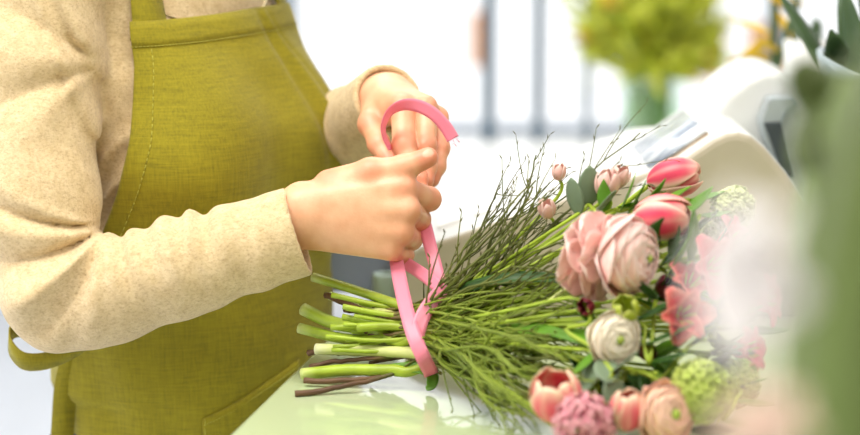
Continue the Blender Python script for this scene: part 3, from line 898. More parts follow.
for i in range(30):
    a = rnd.uniform(0, 2 * PI); s = rnd.uniform(.2, 1)
    b = Vector((vx + .043 * s * math.cos(a), vyy + .043 * s * math.sin(a), .910)); mth = Vector((vx + .05 * s * math.cos(a), vyy + .05 * s * math.sin(a), 1.06))
    sp = Vector((math.cos(a) * s * .105, math.sin(a) * s * .09, rnd.uniform(-.02, .15)))
    tip = mth + sp
    fl = empty('leafy_branch', b); tag(fl, 'leafy yellow green stem in the glass vase on the back counter', 'flower', 'foliage stems in the back counter vase')
    m = MB(); path = spline([b, mth, mth + sp * .5 + Vector((0, 0, .02)), tip], 12); m.tube(path, [.010] * 6 + [.005 - .0005 * k for k in range(6)], 6); put(m.build('stem', M_GREENST, None), fl)
    m = MB()
    for k in range(13):
        p = Vector(path[5 + k % 7]); d = (sp.normalized() * .5 + Vector((rnd.uniform(-1, 1), rnd.uniform(-1, 1), rnd.uniform(-.3, .8)))).normalized()
        w = MB(); w.grid(leaf_rows(rnd.uniform(.06, .12), rnd.uniform(.02, .032), 5, rnd.uniform(-.1, .5))); w.xform(Matrix.Translation(p) @ orient(d, rnd.uniform(0, 6))); m.add(w.v, w.f)
    put(m.build('leaves', M_YG, None, solid=.0006), fl)
    if i % 2 == 0:
        m = MB()
        for k in range(9):
            d = Vector((rnd.uniform(-1, 1), rnd.uniform(-1, 1), rnd.uniform(0, 1))).normalized(); w = MB(); w.grid(leaf_rows(.035, .016, 4, .3)); w.xform(Matrix.Translation(tip) @ orient(d, rnd.uniform(0, 6))); m.add(w.v, w.f)
        put(m.build('blossom', M_YF, None, solid=.0006), fl)
# a drooping leaf spray at its left is made of longer blades
fl = empty('bladed_branch', (vx, vyy, .910)); tag(fl, 'long bladed leaf bending left out of the glass vase', 'flower')
m = MB()
for k in range(5):
    c = spline([(vx - .01, vyy - .01, .915), (vx - .04, vyy - .02, 1.06), (vx - .08 - .006 * k, vyy - .04, 1.15 - .02 * k), (vx - .115 - .006 * k, vyy - .05 + .02 * k, 1.07 - .02 * k)], 14)
    m.grid([[Vector(p) + Vector((.3, .9, .2)) * (.013 * math.sin(PI * min(1, .12 + i / 14)) * s) for s in (-1, 0, 1)] for i, p in enumerate(c)])
put(m.build('blade', M_YG, None, solid=.0008), fl)
# ------------------------------------------------------------------ notices on the shop window
M_OR = simple('orange_paper', srgb(244, 176, 120), .7); M_OR2 = simple('deep_orange_paper', srgb(240, 150, 84), .7)
for px0, px1, py0, py1, mt, lb in ((472, 490, 14, 72, M_OR, 'orange paper notice on the window beside the thin dark post'), (702, 732, 22, 84, M_OR2, 'orange paper notice behind the glass vase, next to the wide grey post'), (756, 800, 26, 76, M_OR, 'orange paper notice on the window beyond the register')):
    a, b = P(px0, py1, 6.19), P(px1, py0, 6.19)
    tag(box('notice', a.x, b.x, Y1 - .006, Y1 - .003, a.z, b.z, mt), lb, 'notice')
# ------------------------------------------------------------------ plants right of the register
M_DKG = simple('dark_green_leaf', srgb(58, 84, 44), .45, .2, 20); M_YEL = simple('yellow_leaf', srgb(226, 186, 50), .5, .2, 20)
M_BOWL = simple('grey_glazed_ceramic', srgb(176, 192, 200), .12, Coat__Weight=.5)
rc = on_z(800, 232)
t = empty('bud_vase', (rc.x, rc.y, TABLE)); tag(t, 'slim white vase behind the register with two yellow leaved stems', 'vase')
m = MB(); m.lathe([(.0, 0), (.035, 0), (.04, .01), (.036, .12), (.025, .2), (.028, .24), (.024, .24), (.022, .2), (.03, .12), (.03, .01), (0, .01)], 24, (rc.x, rc.y, TABLE + .0005)); put(m.build('vase_body', M_WHITE, None), t)
for px, dx in ((775, -.01), (797, .01)):
    base = Vector((rc.x + dx * .5, rc.y, TABLE + .02)); tip = P(px, -30, 2.45)
    fl = empty('leafy_branch', base); tag(fl, f'slender stem with yellow leaves above the register, {"nearer the wide grey post" if dx < 0 else "nearer the ceramic bowl"}', 'flower')
    m = MB(); path = spline([base, base + Vector((dx, 0, .24)), P(px, 70, 2.45), tip], 16); m.tube(path, .0045, 7); put(m.build('stem', M_DKG, None), fl)
    m = MB()
    for k in range(7):
        p = Vector(path[11 + k % 5]); w = MB(); w.grid(leaf_rows(.06, .018, 6, .3)); w.xform(Matrix.Translation(p) @ orient((rnd.uniform(-1, .6), rnd.uniform(-.4, .4), rnd.uniform(-.9, .6)), rnd.uniform(0, 6))); m.add(w.v, w.f)
    put(m.build('leaves', M_YEL, None, solid=.0006), fl)
bc_ = Vector((P(884, 200, 2.02).x, P(884, 200, 2.02).y, TABLE))
t = empty('plant_bowl', bc_); tag(t, 'grey glazed bowl with slanting rim at the right edge, holding dark plants', 'bowl')
rows = []
for r_, h in ((.045, 0), (.05, .03), (.058, .10), (.066, .18), (.073, .222), (.074, .230), (.070, .230), (.066, .21), (.058, .12), (.045, .03), (.0, .02)):
    row = []
    for k in range(40):
        a = 2 * PI * k / 40; sl_ = (.014 - .012 * -math.sin(a) - .022 * math.cos(a)) * (h / .243) ** 2
        row.append(bc_ + Vector((r_ * math.cos(a), r_ * math.sin(a), h + sl_)))
    rows.append(row)
m = MB(); m.grid(rows, 0, True); put(m.build('bowl_body', M_BOWL, None), t)
m = MB()
for k in range(16):
    p = bc_ + Vector((rnd.uniform(-.045, .045), rnd.uniform(-.045, .045), .19)); w = MB(); w.grid(leaf_rows(rnd.uniform(.10, .18), rnd.uniform(.03, .05), 7, rnd.uniform(-.2, .4))); w.xform(Matrix.Translation(p) @ orient((rnd.uniform(-.35, .35), rnd.uniform(-.35, .35), 1), rnd.uniform(0, 6))); m.add(w.v, w.f)
tag(put(m.build('leaves', M_DKG, None, solid=.0008), t))

# ------------------------------------------------------------------ posts in front of the shop window
M_STEEL = simple('blue_grey_steel', srgb(84, 102, 118), .5); M_STEELL = simple('light_grey_steel', srgb(128, 142, 156), .5)
py_ = by + .40; dd = 3.66
rk = empty('display_rack', (P(546, 100, dd).x, py_, .89)); tag(rk, 'slim steel display rack with thin upright posts on the back counter', 'rack')
def post(px, w, mt, d=dd, y=py_): 
    x = P(px, 60, d).x; return put(box('post', x - w / 2, x + w / 2, y - w / 2, y + w / 2, .89, 1.75, mt, None, .002), rk)
post(493, .025, M_STEEL); post(546, .021, M_STEEL); post(598, .016, M_STEELL)
a = P(490, 60, dd).x; b = P(601, 60, dd).x
put(box('top_rail', a, b, py_ - .01, py_ + .01, 1.75, 1.765, M_STEEL, None, .002), rk)
for px, w, y, lb in ((303, .034, 2.45, 'light blue grey post behind the person, near the shop window'), (743, .036, 2.45, 'wide light grey post behind the register, near the shop window')):
    x = P(px, 60, (y + 1.75) / .910).x; o = box('support_post', x - w / 2, x + w / 2, y - w / 2, y + w / 2, 0, ZC, M_POST, None, .003); tag(o, lb, 'post')
# ================================================================== the bouquet lying on the counter
rb = random.Random(11)
def fattr(o, name, vals):
    a = o.data.attributes.new(name, 'FLOAT', 'POINT'); a.data.foreach_set('value', [float(v) for v in vals])
class PB(MB):
    """mesh builder with one pigment value per vertex"""
    def __init__(s): super().__init__(); s.a = []
    def agrid(s, rows, vals, close=False):
        s.grid(rows, 0, close); s.a += [x for r in vals for x in r]
    def merge(s, o, m=None):
        if m is not None: o.xform(m)
        s.add(o.v, o.f); s.a += o.a
    def out(s, name, mat, root, solid=0.0, sub=0):
        o = s.build(name, mat, None, True, solid, sub)
        if len(s.a) == len(s.v): fattr(o, 'edge', s.a)
        put(o, root); return o
STREAK = [0.0]
def ball_petal(pb, r, az, beta, t0, t1, flare=0.0, ruffle=0.0, zs=1.0, edge_w=.5, nu=9, nv=8, seed=0, point=0.0, rexp=1.0, rnd_=.28):
    """a petal lying on a ball of radius r: from polar angle t0 (base) to t1 (tip), half-width beta in azimuth"""
    rows, vals = [], []
    for i in range(nu + 1):
        u = i / nu; row, val = [], []
        wd = beta * (math.sin(PI * (.12 + .62 * u)) ** .7)
        if point: wd *= (1 - u ** 3 * point)
        for j in range(nv + 1):
            v = 2 * j / nv - 1
            tt = t1 + (1 - point) * rnd_ * abs(v) ** 2.3
            th = t0 + (tt - t0) * u
            a = az + wd * v
            rr = r * (1 + flare * u ** 3 + ruffle * u * u * math.sin(4.3 * v + seed * 1.7 + 2 * u))
            row.append(Vector((rr * math.sin(th) ** rexp * math.cos(a), rr * math.sin(th) ** rexp * math.sin(a), -rr * math.cos(th) * zs if False else rr * math.cos(th) * zs)))
            val.append(min(1, max(0, (max(abs(v) ** 1.5, u ** 3) - 1 + edge_w) / edge_w) + STREAK[0] * max(0, math.sin(8 * v + seed * 2)) * (1 - .5 * u)))
        rows.append(row); vals.append(val)
    pb.agrid(rows, vals)
# petals
M_RAN_P = leafy('pink_ranunculus_petal', srgb(255, 208, 200), .015, 30, .5, .2, .05, edge=srgb(255, 232, 225))
M_RAN_C = leafy('cream_ranunculus_petal', srgb(253, 242, 216), .02, 30, .5, .2, .05, edge=srgb(254, 246, 230))
M_RAN_A = leafy('apricot_ranunculus_petal', srgb(255, 216, 178), .03, 30, .5, .2, .05, edge=srgb(253, 206, 190))
M_TUL = leafy('striped_tulip_petal', srgb(238, 74, 104), .10, 60, .4, .2, .2, edge=srgb(254, 212, 192))
M_TULO = leafy('rose_cream_tulip_petal', srgb(244, 106, 124), .10, 60, .4, .2, .2, edge=srgb(254, 230, 196))
M_HYA = leafy('mauve_pink_petal', srgb(228, 140, 160), .10, 60, .5, .25, .1, edge=srgb(236, 184, 186))
M_ALS = leafy('pink_alstroemeria_petal', srgb(238, 80, 112), .10, 90, .45, .3, .1, edge=srgb(246, 170, 176))
M_ALSR = leafy('salmon_red_petal', srgb(214, 48, 66), .25, 160, .45, .3, .1, edge=srgb(240, 150, 134))
M_PALE = leafy('pale_pink_petal', srgb(246, 206, 196), .06, 40, .5, .3, .1, edge=srgb(250, 226, 214))
M_GCORE = leafy('green_flower_centre', srgb(166, 186, 74), .15, 120, .5, .1, .3)
M_VIB = leafy('lime_snowball_floret', srgb(186, 206, 86), .12, 60, .55, .2, .1, edge=srgb(206, 218, 120))
M_VIBP = leafy('pale_snowball_floret', srgb(206, 218, 150), .10, 60, .55, .2, .1, edge=srgb(226, 232, 182))
M_BUD = leafy('yellow_green_bud', srgb(186, 204, 60), .1, 60, .45, .2, .1, edge=srgb(220, 228, 120))
M_EUC = leafy('eucalyptus_leaf', srgb(122, 142, 112), .12, 30, .5, .15, .1)
M_LEAF = leafy('fresh_green_leaf', srgb(110, 164, 40), .2, 30, .4, .35, .2)
M_DLEAF = leafy('deep_green_leaf', srgb(58, 98, 32), .2, 30, .4, .25, .2)
M_RLEAF = leafy('dark_red_leaf', srgb(122, 34, 48), .2, 40, .45, .2, .2)
M_STEMA = leafy('cut_stem_green', srgb(166, 190, 54), .14, 60, .4, .1, .2, edge=srgb(206, 216, 140))
M_STEMB = leafy('pale_cut_stem', srgb(214, 222, 140), .1, 60, .4, .1, .2, edge=srgb(230, 232, 190))
def twig_mat(name, ga, gb):
    t = NT(name); t.set(Roughness=.6)
    at = t.new('ShaderNodeAttribute', _attribute_name='edge'); nz = t.noise(14, 4)
    g = t.ramp(nz, 0, [(.3, ga), (.7, gb)]); b = t.ramp(nz, 0, [(.3, srgb(70, 46, 28)), (.7, srgb(122, 88, 56))])
    t.base(t.mix((at, 'Fac'), (g, 0), (b, 0))); t.bump(nz, 0, .4, .001); return t.m
M_TWIG = twig_mat('twig_bark_dark', srgb(62, 68, 22), srgb(108, 116, 40)); M_TWIGL = twig_mat('twig_bark_green', srgb(80, 98, 20), srgb(140, 158, 46))
TIE = P(416, 328, 1.712)                      # where the ribbon holds the stems
AX = (P(610, 305, 1.60) - TIE).normalized()
def bloom_matrix(c, d, roll=0.0): return Matrix.Translation(c) @ orient(d, roll)
def stem_path(c, d, end=None, off=None, ln=.02):
    """from the flower's base back through the tie to the cut end"""
    c, d = Vector(c), Vector(d).normalized()
    off = off if off is not None else Vector((0, rb.uniform(-.012, .012), rb.uniform(-.014, .014)))
    t = TIE + off
    if end is None: end = t + Vector((-.05 - rb.uniform(0, .03), .015, 0)) + off * .6
    b = c - d * ln
    mid = b.lerp(t, .55) + Vector((0, 0, -.004)) 
    return spline([b, b - d * .02, mid, t, end], 26)
def make_stem(root, path, r=.0028, mat=None, name='stem'):
    n = len(path); m = PB(); m.tube(path, [r * (.8 + .35 * i / n) for i in range(n)], 8)
    m.a = [0.0] * len(m.v); return m.out(name, mat or M_STEMA, root)
def flower_root(name, c, label, cat, group=None):
    r = empty(name, c); tag(r, label, cat, group); return r

def ranunculus(c, d, r, mat, label, core=.20, open_=1.0, roll=0, outer=5, flare=.10, seed=1, end=None, off=None, smat=None, sr=.0030, guard=.16):
    root = flower_root('ranunculus', c, label, 'flower'); M = bloom_matrix(c, d, roll); g = random.Random(seed)
    make_stem(root, stem_path(c, d, end, off, r * .8), sr, smat)
    L = 8
    for l in range(L):
        f = l / (L - 1); rr = r * (1 - .26 * f); n = 5 if l < 6 else 4
        pb = PB()
        for k in range(n):
            az = 2 * PI * k / n + l * .75 + g.uniform(-.15, .15)
            t1 = R((74 - 64 * f) * open_ + g.uniform(-5, 6))
            ball_petal(pb, rr * g.uniform(.985, 1.02), az, 1.0, R(165 if l == 0 else 120), max(t1, .10), flare * (1 - f), .02, .80, .40, seed=g.uniform(0, 6))
        pb.xform(M); pb.out('petal_layer' if l else 'outer_petals', mat, root, .0005)
    pb = PB(); rows = []
    for i in range(7):
        th = PI * (1 - i / 6); rows.append([Vector((r * core * math.sin(th) * math.cos(2 * PI * k / 12), r * core * math.sin(th) * math.sin(2 * PI * k / 12), r * core * .6 * math.cos(th) + r * .56)) for k in range(12)])
    pb.agrid(rows, [[0] * 12] * 7, True); pb.xform(M); pb.out('centre', M_GCORE, root)
    # loose guard petals
    pb = PB()
    for k in range(outer):
        az = 2 * PI * k / outer + seed; ball_petal(pb, r * (1.04 + .03 * (k % 2)), az, 1.12, R(160), R(86 + g.uniform(-10, 12)), guard + g.uniform(-.05, .06), .045, .85, .4, 10, 10, k * 1.3 + seed, rnd_=.55)
    pb.xform(M); pb.out('guard_petals', mat, root, .0005)
    # sepals
    pb = PB()
    for k in range(5): ball_petal(pb, r * .9, 2 * PI * k / 5 + .3, .32, R(172), R(128), .1, 0, 1.05, .3, 5, 4, k, .8)
    pb.xform(M); pb.out('sepals', M_LEAF, root, .0005)
    return root

def tulip(c, d, R_, H, mat, label, open_=0.0, roll=0.0, seed=0, end=None, off=None, smat=None, sr=.0036):
    root = flower_root('tulip', c, label, 'flower'); M = bloom_matrix(c, d, roll)
    make_stem(root, stem_path(c, d, end, off, H * .42), sr, smat); g = random.Random(seed)
    STREAK[0] = .4
    for inner in (1, 0):
        for k in range(3):
            pb = PB(); az = 2 * PI * k / 3 + (PI / 3 if inner else 0)
            ball_petal(pb, R_ * (.90 if inner else 1.0), az, 1.06 if inner else 1.12, R(172), R(20 + 34 * open_ + g.uniform(-3, 5)), .10 * open_ + (.03 if not inner else 0), .015, H / (2 * R_) * 1.02, .62, 12, 20, g.uniform(0, 6), .35)
            pb.xform(M); pb.out('petal', mat, root, .0008)
    STREAK[0] = 0.0
    return root

def snowball(c, r, mat, label, d=(0, 0, 1), n=150, seed=3):
    root = flower_root('snowball_flower', c, label, 'flower'); c = Vector(c); g = random.Random(seed)
    make_stem(root, stem_path(c, d, None, None, r * .7), .0026)
    pb = PB()
    rows = []
    for i in range(9):
        th = PI * i / 8; rows.append([c + Vector((math.sin(th) * math.cos(2 * PI * k / 14), math.sin(th) * math.sin(2 * PI * k / 14), math.cos(th))) * r * .84 for k in range(14)])
    pb.agrid(rows, [[0] * 14] * 9, True); pb.out('core', M_GCORE, root)
    pb = PB()
    for i in range(n):
        z = 1 - 2 * (i + .5) / n; a = i * 2.39996; s = math.sqrt(1 - z * z); nv = Vector((s * math.cos(a), s * math.sin(a), z))
        rr = r * g.uniform(.88, 1.06); M = Matrix.Translation(c + nv * rr) @ orient(nv + Vector((g.uniform(-.3, .3), g.uniform(-.3, .3), g.uniform(-.3, .3))), g.uniform(0, 6))
        fs = r * g.uniform(.18, .24)
        for k in range(5):
            aa = 2 * PI * k / 5; u = Vector((math.cos(aa), math.sin(aa), 0)); w = Vector((-u.y, u.x, 0))
            rows = [[u * fs * .08 - Vector((0, 0, fs * .2)), u * fs * .08 + w * .0002 - Vector((0, 0, fs * .2)), u * fs * .08 + w * .0004 - Vector((0, 0, fs * .2))],
                    [u * fs * .5 - w * fs * .36, u * fs * .5 - Vector((0, 0, fs * .08)), u * fs * .5 + w * fs * .36],
                    [u * fs * .95 - w * fs * .30 + Vector((0, 0, fs * .12)), u * fs + Vector((0, 0, fs * .05)), u * fs * .95 + w * fs * .30 + Vector((0, 0, fs * .12))]]
            q = PB(); q.agrid(rows, [[0, 0, 0], [.4, .2, .4], [1, .8, 1]]); pb.merge(q, M)
    pb.out('florets', mat, root, .0003); return root

def lily_petals(L, W, n, spread, curl, az0=0):
    pb = PB()
    for k in range(n):
        a = 2 * PI * k / n + az0; u = Vector((math.cos(a), math.sin(a), 0)); w = Vector((-u.y, u.x, 0)); rows, vals = [], []
        for i in range(9):
            t = i / 8; wd = W * (math.sin(PI * min(.97, .08 + .86 * t)) ** .75); ang = spread * t + curl * t * t
            p = u * L * (math.sin(ang) / max(ang, .01) * t * ang if ang > .01 else 0) + Vector((0, 0, 1)) * L * t * math.cos(ang * .8)
            rows.append([p + w * wd * v * .5 + (Vector((0, 0, 1)) * .25 - u * .2) * wd * abs(v) ** 2 * .6 for v in (-1, -.6, -.2, .2, .6, 1)])
            vals.append([min(1, abs(v) ** 2 * .8 + (.5 if t > .85 else 0)) for v in (-1, -.6, -.2, .2, .6, 1)])
        pb.agrid(rows, vals)
    return pb
def alstroemeria(c, d, L, mat, label, roll=0, group=None):
    root = flower_root('alstroemeria', c, label, 'flower', group); M = bloom_matrix(c, d, roll)
    make_stem(root, stem_path(c, d, None, None, .0), .0022)
    pb = lily_petals(L, L * .85, 3, .8, .2); pb.xform(M); pb.out('outer_petals', mat, root, .0005)
    pb = lily_petals(L * .95, L * .60, 3, .65, .2, PI / 3); pb.xform(M); pb.out('inner_petals', mat, root, .0005)
    m = PB()
    for k in range(6):
        a = k * 1.05; m.tube([M @ Vector((0, 0, L * .1)), M @ Vector((L * .15 * math.cos(a), L * .15 * math.sin(a), L * .45)), M @ Vector((L * .25 * math.cos(a), L * .25 * math.sin(a), L * .75))], .0006, 5)
    m.a = [0] * len(m.v); m.out('stamens', M_BUD, root); return root

def puff(c, d, r, mat, label, n=24, seed=4):
    """a spike of small star flowers, seen as one fluffy head"""
    root = flower_root('hyacinth', c, label, 'flower'); g = random.Random(seed); M0 = bloom_matrix(c, d)
    make_stem(root, stem_path(c, d, None, None, r * .8), .0036)
    for i in range(n):
        z = 1 - 1.7 * (i + .5) / n; a = i * 2.4; s = math.sqrt(max(0, 1 - z * z)); nv = Vector((s * math.cos(a), s * math.sin(a), z))
        pb = lily_petals(r * .85, r * .24, 6, .9, .5, g.uniform(0, 1)); pb.xform(M0 @ Matrix.Translation(nv * r * .40) @ orient(nv, g.uniform(0, 6)))
        pb.out('floret', mat, root, .0004)
    return root

def leaf_mesh(L, W, bend=.25, fold=.2, tip=.6, roundness=.8, n=10):
    rows = []
    for i in range(n + 1):
        u = i / n; w = W * max(.02, math.sin(PI * min(1, .04 + .96 * u)) ** roundness) * (1 - tip * .4 * u)
        rows.append([Vector((v * w / 2, bend * L * u * u + fold * abs(v) * w * .4, L * u)) for v in (-1, -.66, -.33, 0, .33, .66, 1)])
    pb = PB(); pb.agrid(rows, [[0] * 7] * (n + 1)); return pb
def sprig(name, base, leaves, mat, label, cat, smat=None, group=None, sr=.0016):
    """leaves = (point, direction, length, width, roll, bend, roundness) along a stem that starts at the tie"""
    root = flower_root(name, base, label, cat, group)
    far = Vector(leaves[-1][0]); t = TIE + Vector((0, rb.uniform(-.01, .01), rb.uniform(-.012, .012)))
    path = spline([t - AX * .05, t, t.lerp(Vector(leaves[0][0]), .6)] + [Vector(l[0]) for l in leaves], 24)
    make_stem(root, path, sr, smat)
    for p, d, L, W, roll, bend, rn in leaves:
        pb = leaf_mesh(L, W, bend, .15, .5, rn); pb.xform(Matrix.Translation(p) @ orient(d, roll)); pb.out('leaf', mat, root, .0006)
    return root
X_, Y_, Z_ = Vector((1, 0, 0)), Vector((0, 1, 0)), Vector((0, 0, 1))

# ---- the cut stems seen left of the ribbon: photo paths (x, y, d)
CUT = {
 'a': [(313, 277, 1.775), (352, 289, 1.755), (400, 305, 1.722), (440, 320, 1.70)],
 'b': [(349, 303, 1.765), (400, 319, 1.715), (450, 340, 1.685), (492, 359, 1.66)],
 'c': [(303, 309, 1.765), (331, 322, 1.75), (372, 330, 1.73), (416, 339, 1.705)],
 'd': [(299, 328, 1.76), (340, 338, 1.745), (380, 341, 1.725), (420, 345, 1.70)],
 'e': [(316, 349, 1.735), (360, 350.5, 1.72), (414, 353, 1.697), (450, 358, 1.68)],
 'f': [(302, 374, 1.725), (345, 370, 1.712), (390, 370, 1.70), (425, 366, 1.692)],
 'g': [(330, 296, 1.785), (366, 306, 1.76), (405, 322, 1.728), (440, 335, 1.70)],
}
def cut_stem(root, key, r, mat, bloom_base, name='stem'):
    a = [P(*q) for q in CUT[key]]; b = Vector(bloom_base)
    path = spline(a + [a[-1].lerp(b, .5) + Vector((0, .018, -.012)), b], 34); n = len(path); m = PB()
    m.tube(path, [r * (1.0 - .62 * min(1, max(0, i / n - .45) / .35)) for i in range(n)], 10)
    m.a = [max(0, 1 - i / 3) * .9 for i in range(n) for _ in range(10)]; return m.out(name, mat, root)

# ---- blooms
def fl_with_cut(fn, key, r, mat, c, d, *a, **k):
    root = fn(c, d, *a, **k)
    for ch in [o for o in COL.objects if o.parent == root and o.name.split('.')[0] == 'stem']: bpy.data.objects.remove(ch)
    cut_stem(root, key, r, mat, Vector(c) - Vector(d).normalized() * .02); return root
fl_with_cut(ranunculus, 'e', .0050, M_STEMB, P(632, 257, 1.570), (.78, -.56, .02), .0285, M_RAN_P, 'large pale pink ranunculus with ruffled petals, biggest bloom of the bouquet', seed=3, outer=6, flare=.03, core=.13, guard=.20)
def skirt(root, c, d, mat, n, L, W, tau, az0, seed, name='ruffled_petal'):
    d = Vector(d).normalized(); u = d.cross(Vector((0, 0, 1))).normalized(); v = u.cross(d); g = random.Random(seed); c = Vector(c)
    for k in range(n):
        a = az0 + 2 * PI * k / n + g.uniform(-.15, .15); e = u * math.cos(a) + v * math.sin(a); t = R(tau + g.uniform(-8, 8)); dr = (e * math.cos(t) - d * math.sin(t)).normalized()
        sd = dr.cross(d).normalized(); nn = sd.cross(dr).normalized(); nn = nn if nn.dot(d) > 0 else -nn
        l, w, ph = L * g.uniform(.9, 1.1), W * g.uniform(.9, 1.1), g.uniform(0, 6); pb = PB(); rows, vals = [], []
        for i in range(13):
            q = i / 12; ww = w * (math.sin(PI * (.08 + .72 * q)) ** .65) * (1 if q < .8 else math.sqrt(max(0.0, 1 - ((q - .8) / .2) ** 2 * .62)))
            row, val = [], []
            for j in range(15):
                x = j / 7 - 1; qq = q - .10 * q * x * x
                row.append(c - d * .010 + dr * l * qq + sd * ww * x * .5 + nn * l * (.34 * q * (1 - q) * -1 + .10 * x * x * q + .055 * q * q * math.sin(4.2 * x + ph) + .03 * q * q * math.sin(9 * x + ph * 2)))
                val.append(min(1, max(0, q ** 4 * .8)))
            rows.append(row); vals.append(val)
        pb.agrid(rows, vals); pb.out(name, mat, root, .0005)
big = [o for o in COL.objects if o.name == 'ranunculus'][0]
skirt(big, P(624, 257, 1.578), (.80, -.55, .05), M_RAN_P, 6, .040, .046, 20, .2, 4)
skirt(big, P(618, 257, 1.580), (.80, -.55, .05), M_RAN_P, 6, .045, .050, 34, .75, 9)
fl_with_cut(ranunculus, 'b', .0046, M_STEMB, P(615, 339, 1.545), (.30, -.85, .10), .0185, M_RAN_C, 'small cream ranunculus with green centre below the large pink one', open_=.9, seed=5, outer=4)
fl_with_cut(ranunculus, 'a', .0042, M_STEMA, P(667, 414, 1.500), (.42, -.78, .20), .0215, M_RAN_A, 'apricot ranunculus with rosy edges at the lower edge of the bouquet', open_=.95, seed=8, outer=5)
fl_with_cut(tulip, 'c', .0058, M_STEMA, P(675, 178, 1.69), (.86, -.15, .22), .0175, .048, M_TUL, 'uppermost pink striped tulip in the bouquet, in front of the register', .12, .3, 2)
fl_with_cut(tulip, 'f', .0052, M_STEMA, P(663, 217, 1.61), (.88, -.35, .10), .0190, .050, M_TUL, 'pink striped tulip directly right of the large pink ranunculus', .08, 1.2, 4)
fl_with_cut(tulip, 'd', .0048, M_STEMA, P(556, 396, 1.515), (-.15, -.42, .82), .0200, .044, M_TULO, 'open rose and cream tulip at the bouquet\'s lower left front', .42, .5, 6)
fl_with_cut(tulip, 'g', .0040, M_STEMA, P(627, 410, 1.500), (0, -.35, .90), .0135, .034, M_TULO, 'small closed rose and cream tulip between the hyacinth and the apricot ranunculus', .10, .9, 9)
puff(P(584, 424, 1.495), (.1, -.75, .45), .0225, M_HYA, 'mauve pink hyacinth head beneath the open tulip')
snowball(P(699, 392, 1.515), .0245, M_VIB, 'lime green snowball flower beside the apricot ranunculus', (.6, -.6, 0), 150, 3)
snowball(P(736, 382, 1.56), .0185, M_VIB, 'smaller lime snowball flower tucked behind the larger lime one', (.8, -.3, 0), 110, 5)
snowball(P(733, 208, 1.66), .0185, M_VIBP, 'pale green snowball flower at the top right of the bouquet', (.7, -.2, .5), 130, 7)
snowball(P(712, 232, 1.66), .0105, M_VIBP, 'tiny pale snowball cluster below the pale green snowball flower', (.7, -.2, .5), 60, 8)
alstroemeria(P(700, 272, 1.60), (.45, -.75, .35), .036, M_ALS, 'pink alstroemeria right of the large ranunculus, half veiled by a near white blossom')
alstroemeria(P(716, 250, 1.62), (.75, -.4, .45), .032, M_ALS, 'pink alstroemeria directly under the pale green snowball flower')
alstroemeria(P(674, 318, 1.565), (.30, -.85, .30), .031, M_ALSR, 'salmon red speckled alstroemeria right of the small cream ranunculus')
alstroemeria(P(684, 294, 1.59), (.25, -.5, .75), .026, M_ALSR, 'salmon red alstroemeria above the speckled one')
alstroemeria(P(732, 352, 1.585), (.8, -.5, .2), .028, M_ALS, 'pink alstroemeria above the smaller lime snowball flower')
alstroemeria(P(748, 300, 1.60), (.85, -.4, .15), .030, M_ALS, 'pink alstroemeria farthest right in the bouquet, above the alstroemeria by the snowball')
# dark buds and pale small flowers
def bud(c, r, mat, label, d=(0, -.6, .6), point=.4):
    root = flower_root('flower_bud', c, label, 'flower'); M = bloom_matrix(c, d)
    make_stem(root, stem_path(c, d, None, None, r * .8), .0018)
    for k in range(5):
        pb = PB(); ball_petal(pb, r * (1 - .05 * (k % 2)), 2 * PI * k / 5, .85, R(170), R(24 + 12 * (k % 3)), .12, .06, 1.25, .4, 8, 6, k, point); pb.xform(M); pb.out('petal', mat, root, .0005)
    return root
bud(P(626, 309, 1.55), .0105, M_BUD, 'bright yellow green bud between the two ranunculus blooms', (-.1, -.7, .5))
bud(P(607, 184, 1.66), .0105, M_PALE, 'pale pink bud near the bright green leaves at the top of the bouquet', (.1, -.2, .9))
bud(P(619, 177, 1.67), .0085, M_PALE, 'small pale pink bud just right of the other at the bouquet\'s top', (.5, -.2, .8))
bud(P(547, 209, 1.68), .0075, M_PALE, 'pale pink bud among the upper twigs, left of the eucalyptus leaves', (-.1, -.4, .8))
bud(P(559, 172, 1.70), .0060, M_PALE, 'pale pink bud highest among the upper twigs', (.1, -.1, 1))
bud(P(586, 307, 1.575), .0070, M_RLEAF, 'dark red bud at the lower left of the large ranunculus', (-.3, -.8, .2))
bud(P(668, 287, 1.60), .0100, M_RLEAF, 'dark red bud right of the large ranunculus', (.3, -.8, .4))
bud(P(647, 352, 1.56), .0070, M_RLEAF, 'dark red bud right of the cream ranunculus', (.3, -.8, 0))
# ---- leaves
def at_(px, py, d): return P(px, py, d)
E_ = lambda px, py, d, dr, L, W, roll=0, bend=.1, rn=.55: (P(px, py, d), dr, L, W, roll, bend, rn)
face = 0.0
sprig('eucalyptus_sprig', P(600, 372, 1.54), [E_(601, 352, 1.55, (-.35, -.25, -.9), .036, .024), E_(604, 360, 1.54, (.05, -.5, -.3), .026, .023, 0, 0), E_(612, 372, 1.53, (.6, -.2, .45), .028, .022), E_(611, 378, 1.525, (.15, -.15, -.9), .026, .024, .3)], M_EUC, 'grey green eucalyptus sprig under the cream ranunculus', 'foliage')
sprig('eucalyptus_sprig', P(585, 205, 1.67), [E_(578, 214, 1.665, (-.25, -.2, .9), .033, .020, .2), E_(588, 205, 1.665, (.05, -.15, 1), .034, .022, -.2), E_(597, 214, 1.65, (.5, -.3, .6), .028, .019)], M_EUC, 'grey green eucalyptus sprig behind the top of the large ranunculus', 'foliage')
sprig('leafy_sprig', P(625, 200, 1.66), [E_(605, 213, 1.655, (-.1, -.2, 1), .030, .014, .1, .1, .9), E_(620, 211, 1.65, (.45, -.2, .75), .036, .020, .3, .2, .9), E_(632, 208, 1.655, (.9, -.1, .38), .032, .018, .2, .1, .9), E_(618, 208, 1.66, (.95, -.25, .05), .040, .020, -.5, .2, .9)], M_LEAF, 'bright green leaves between the eucalyptus and the tulips', 'foliage')
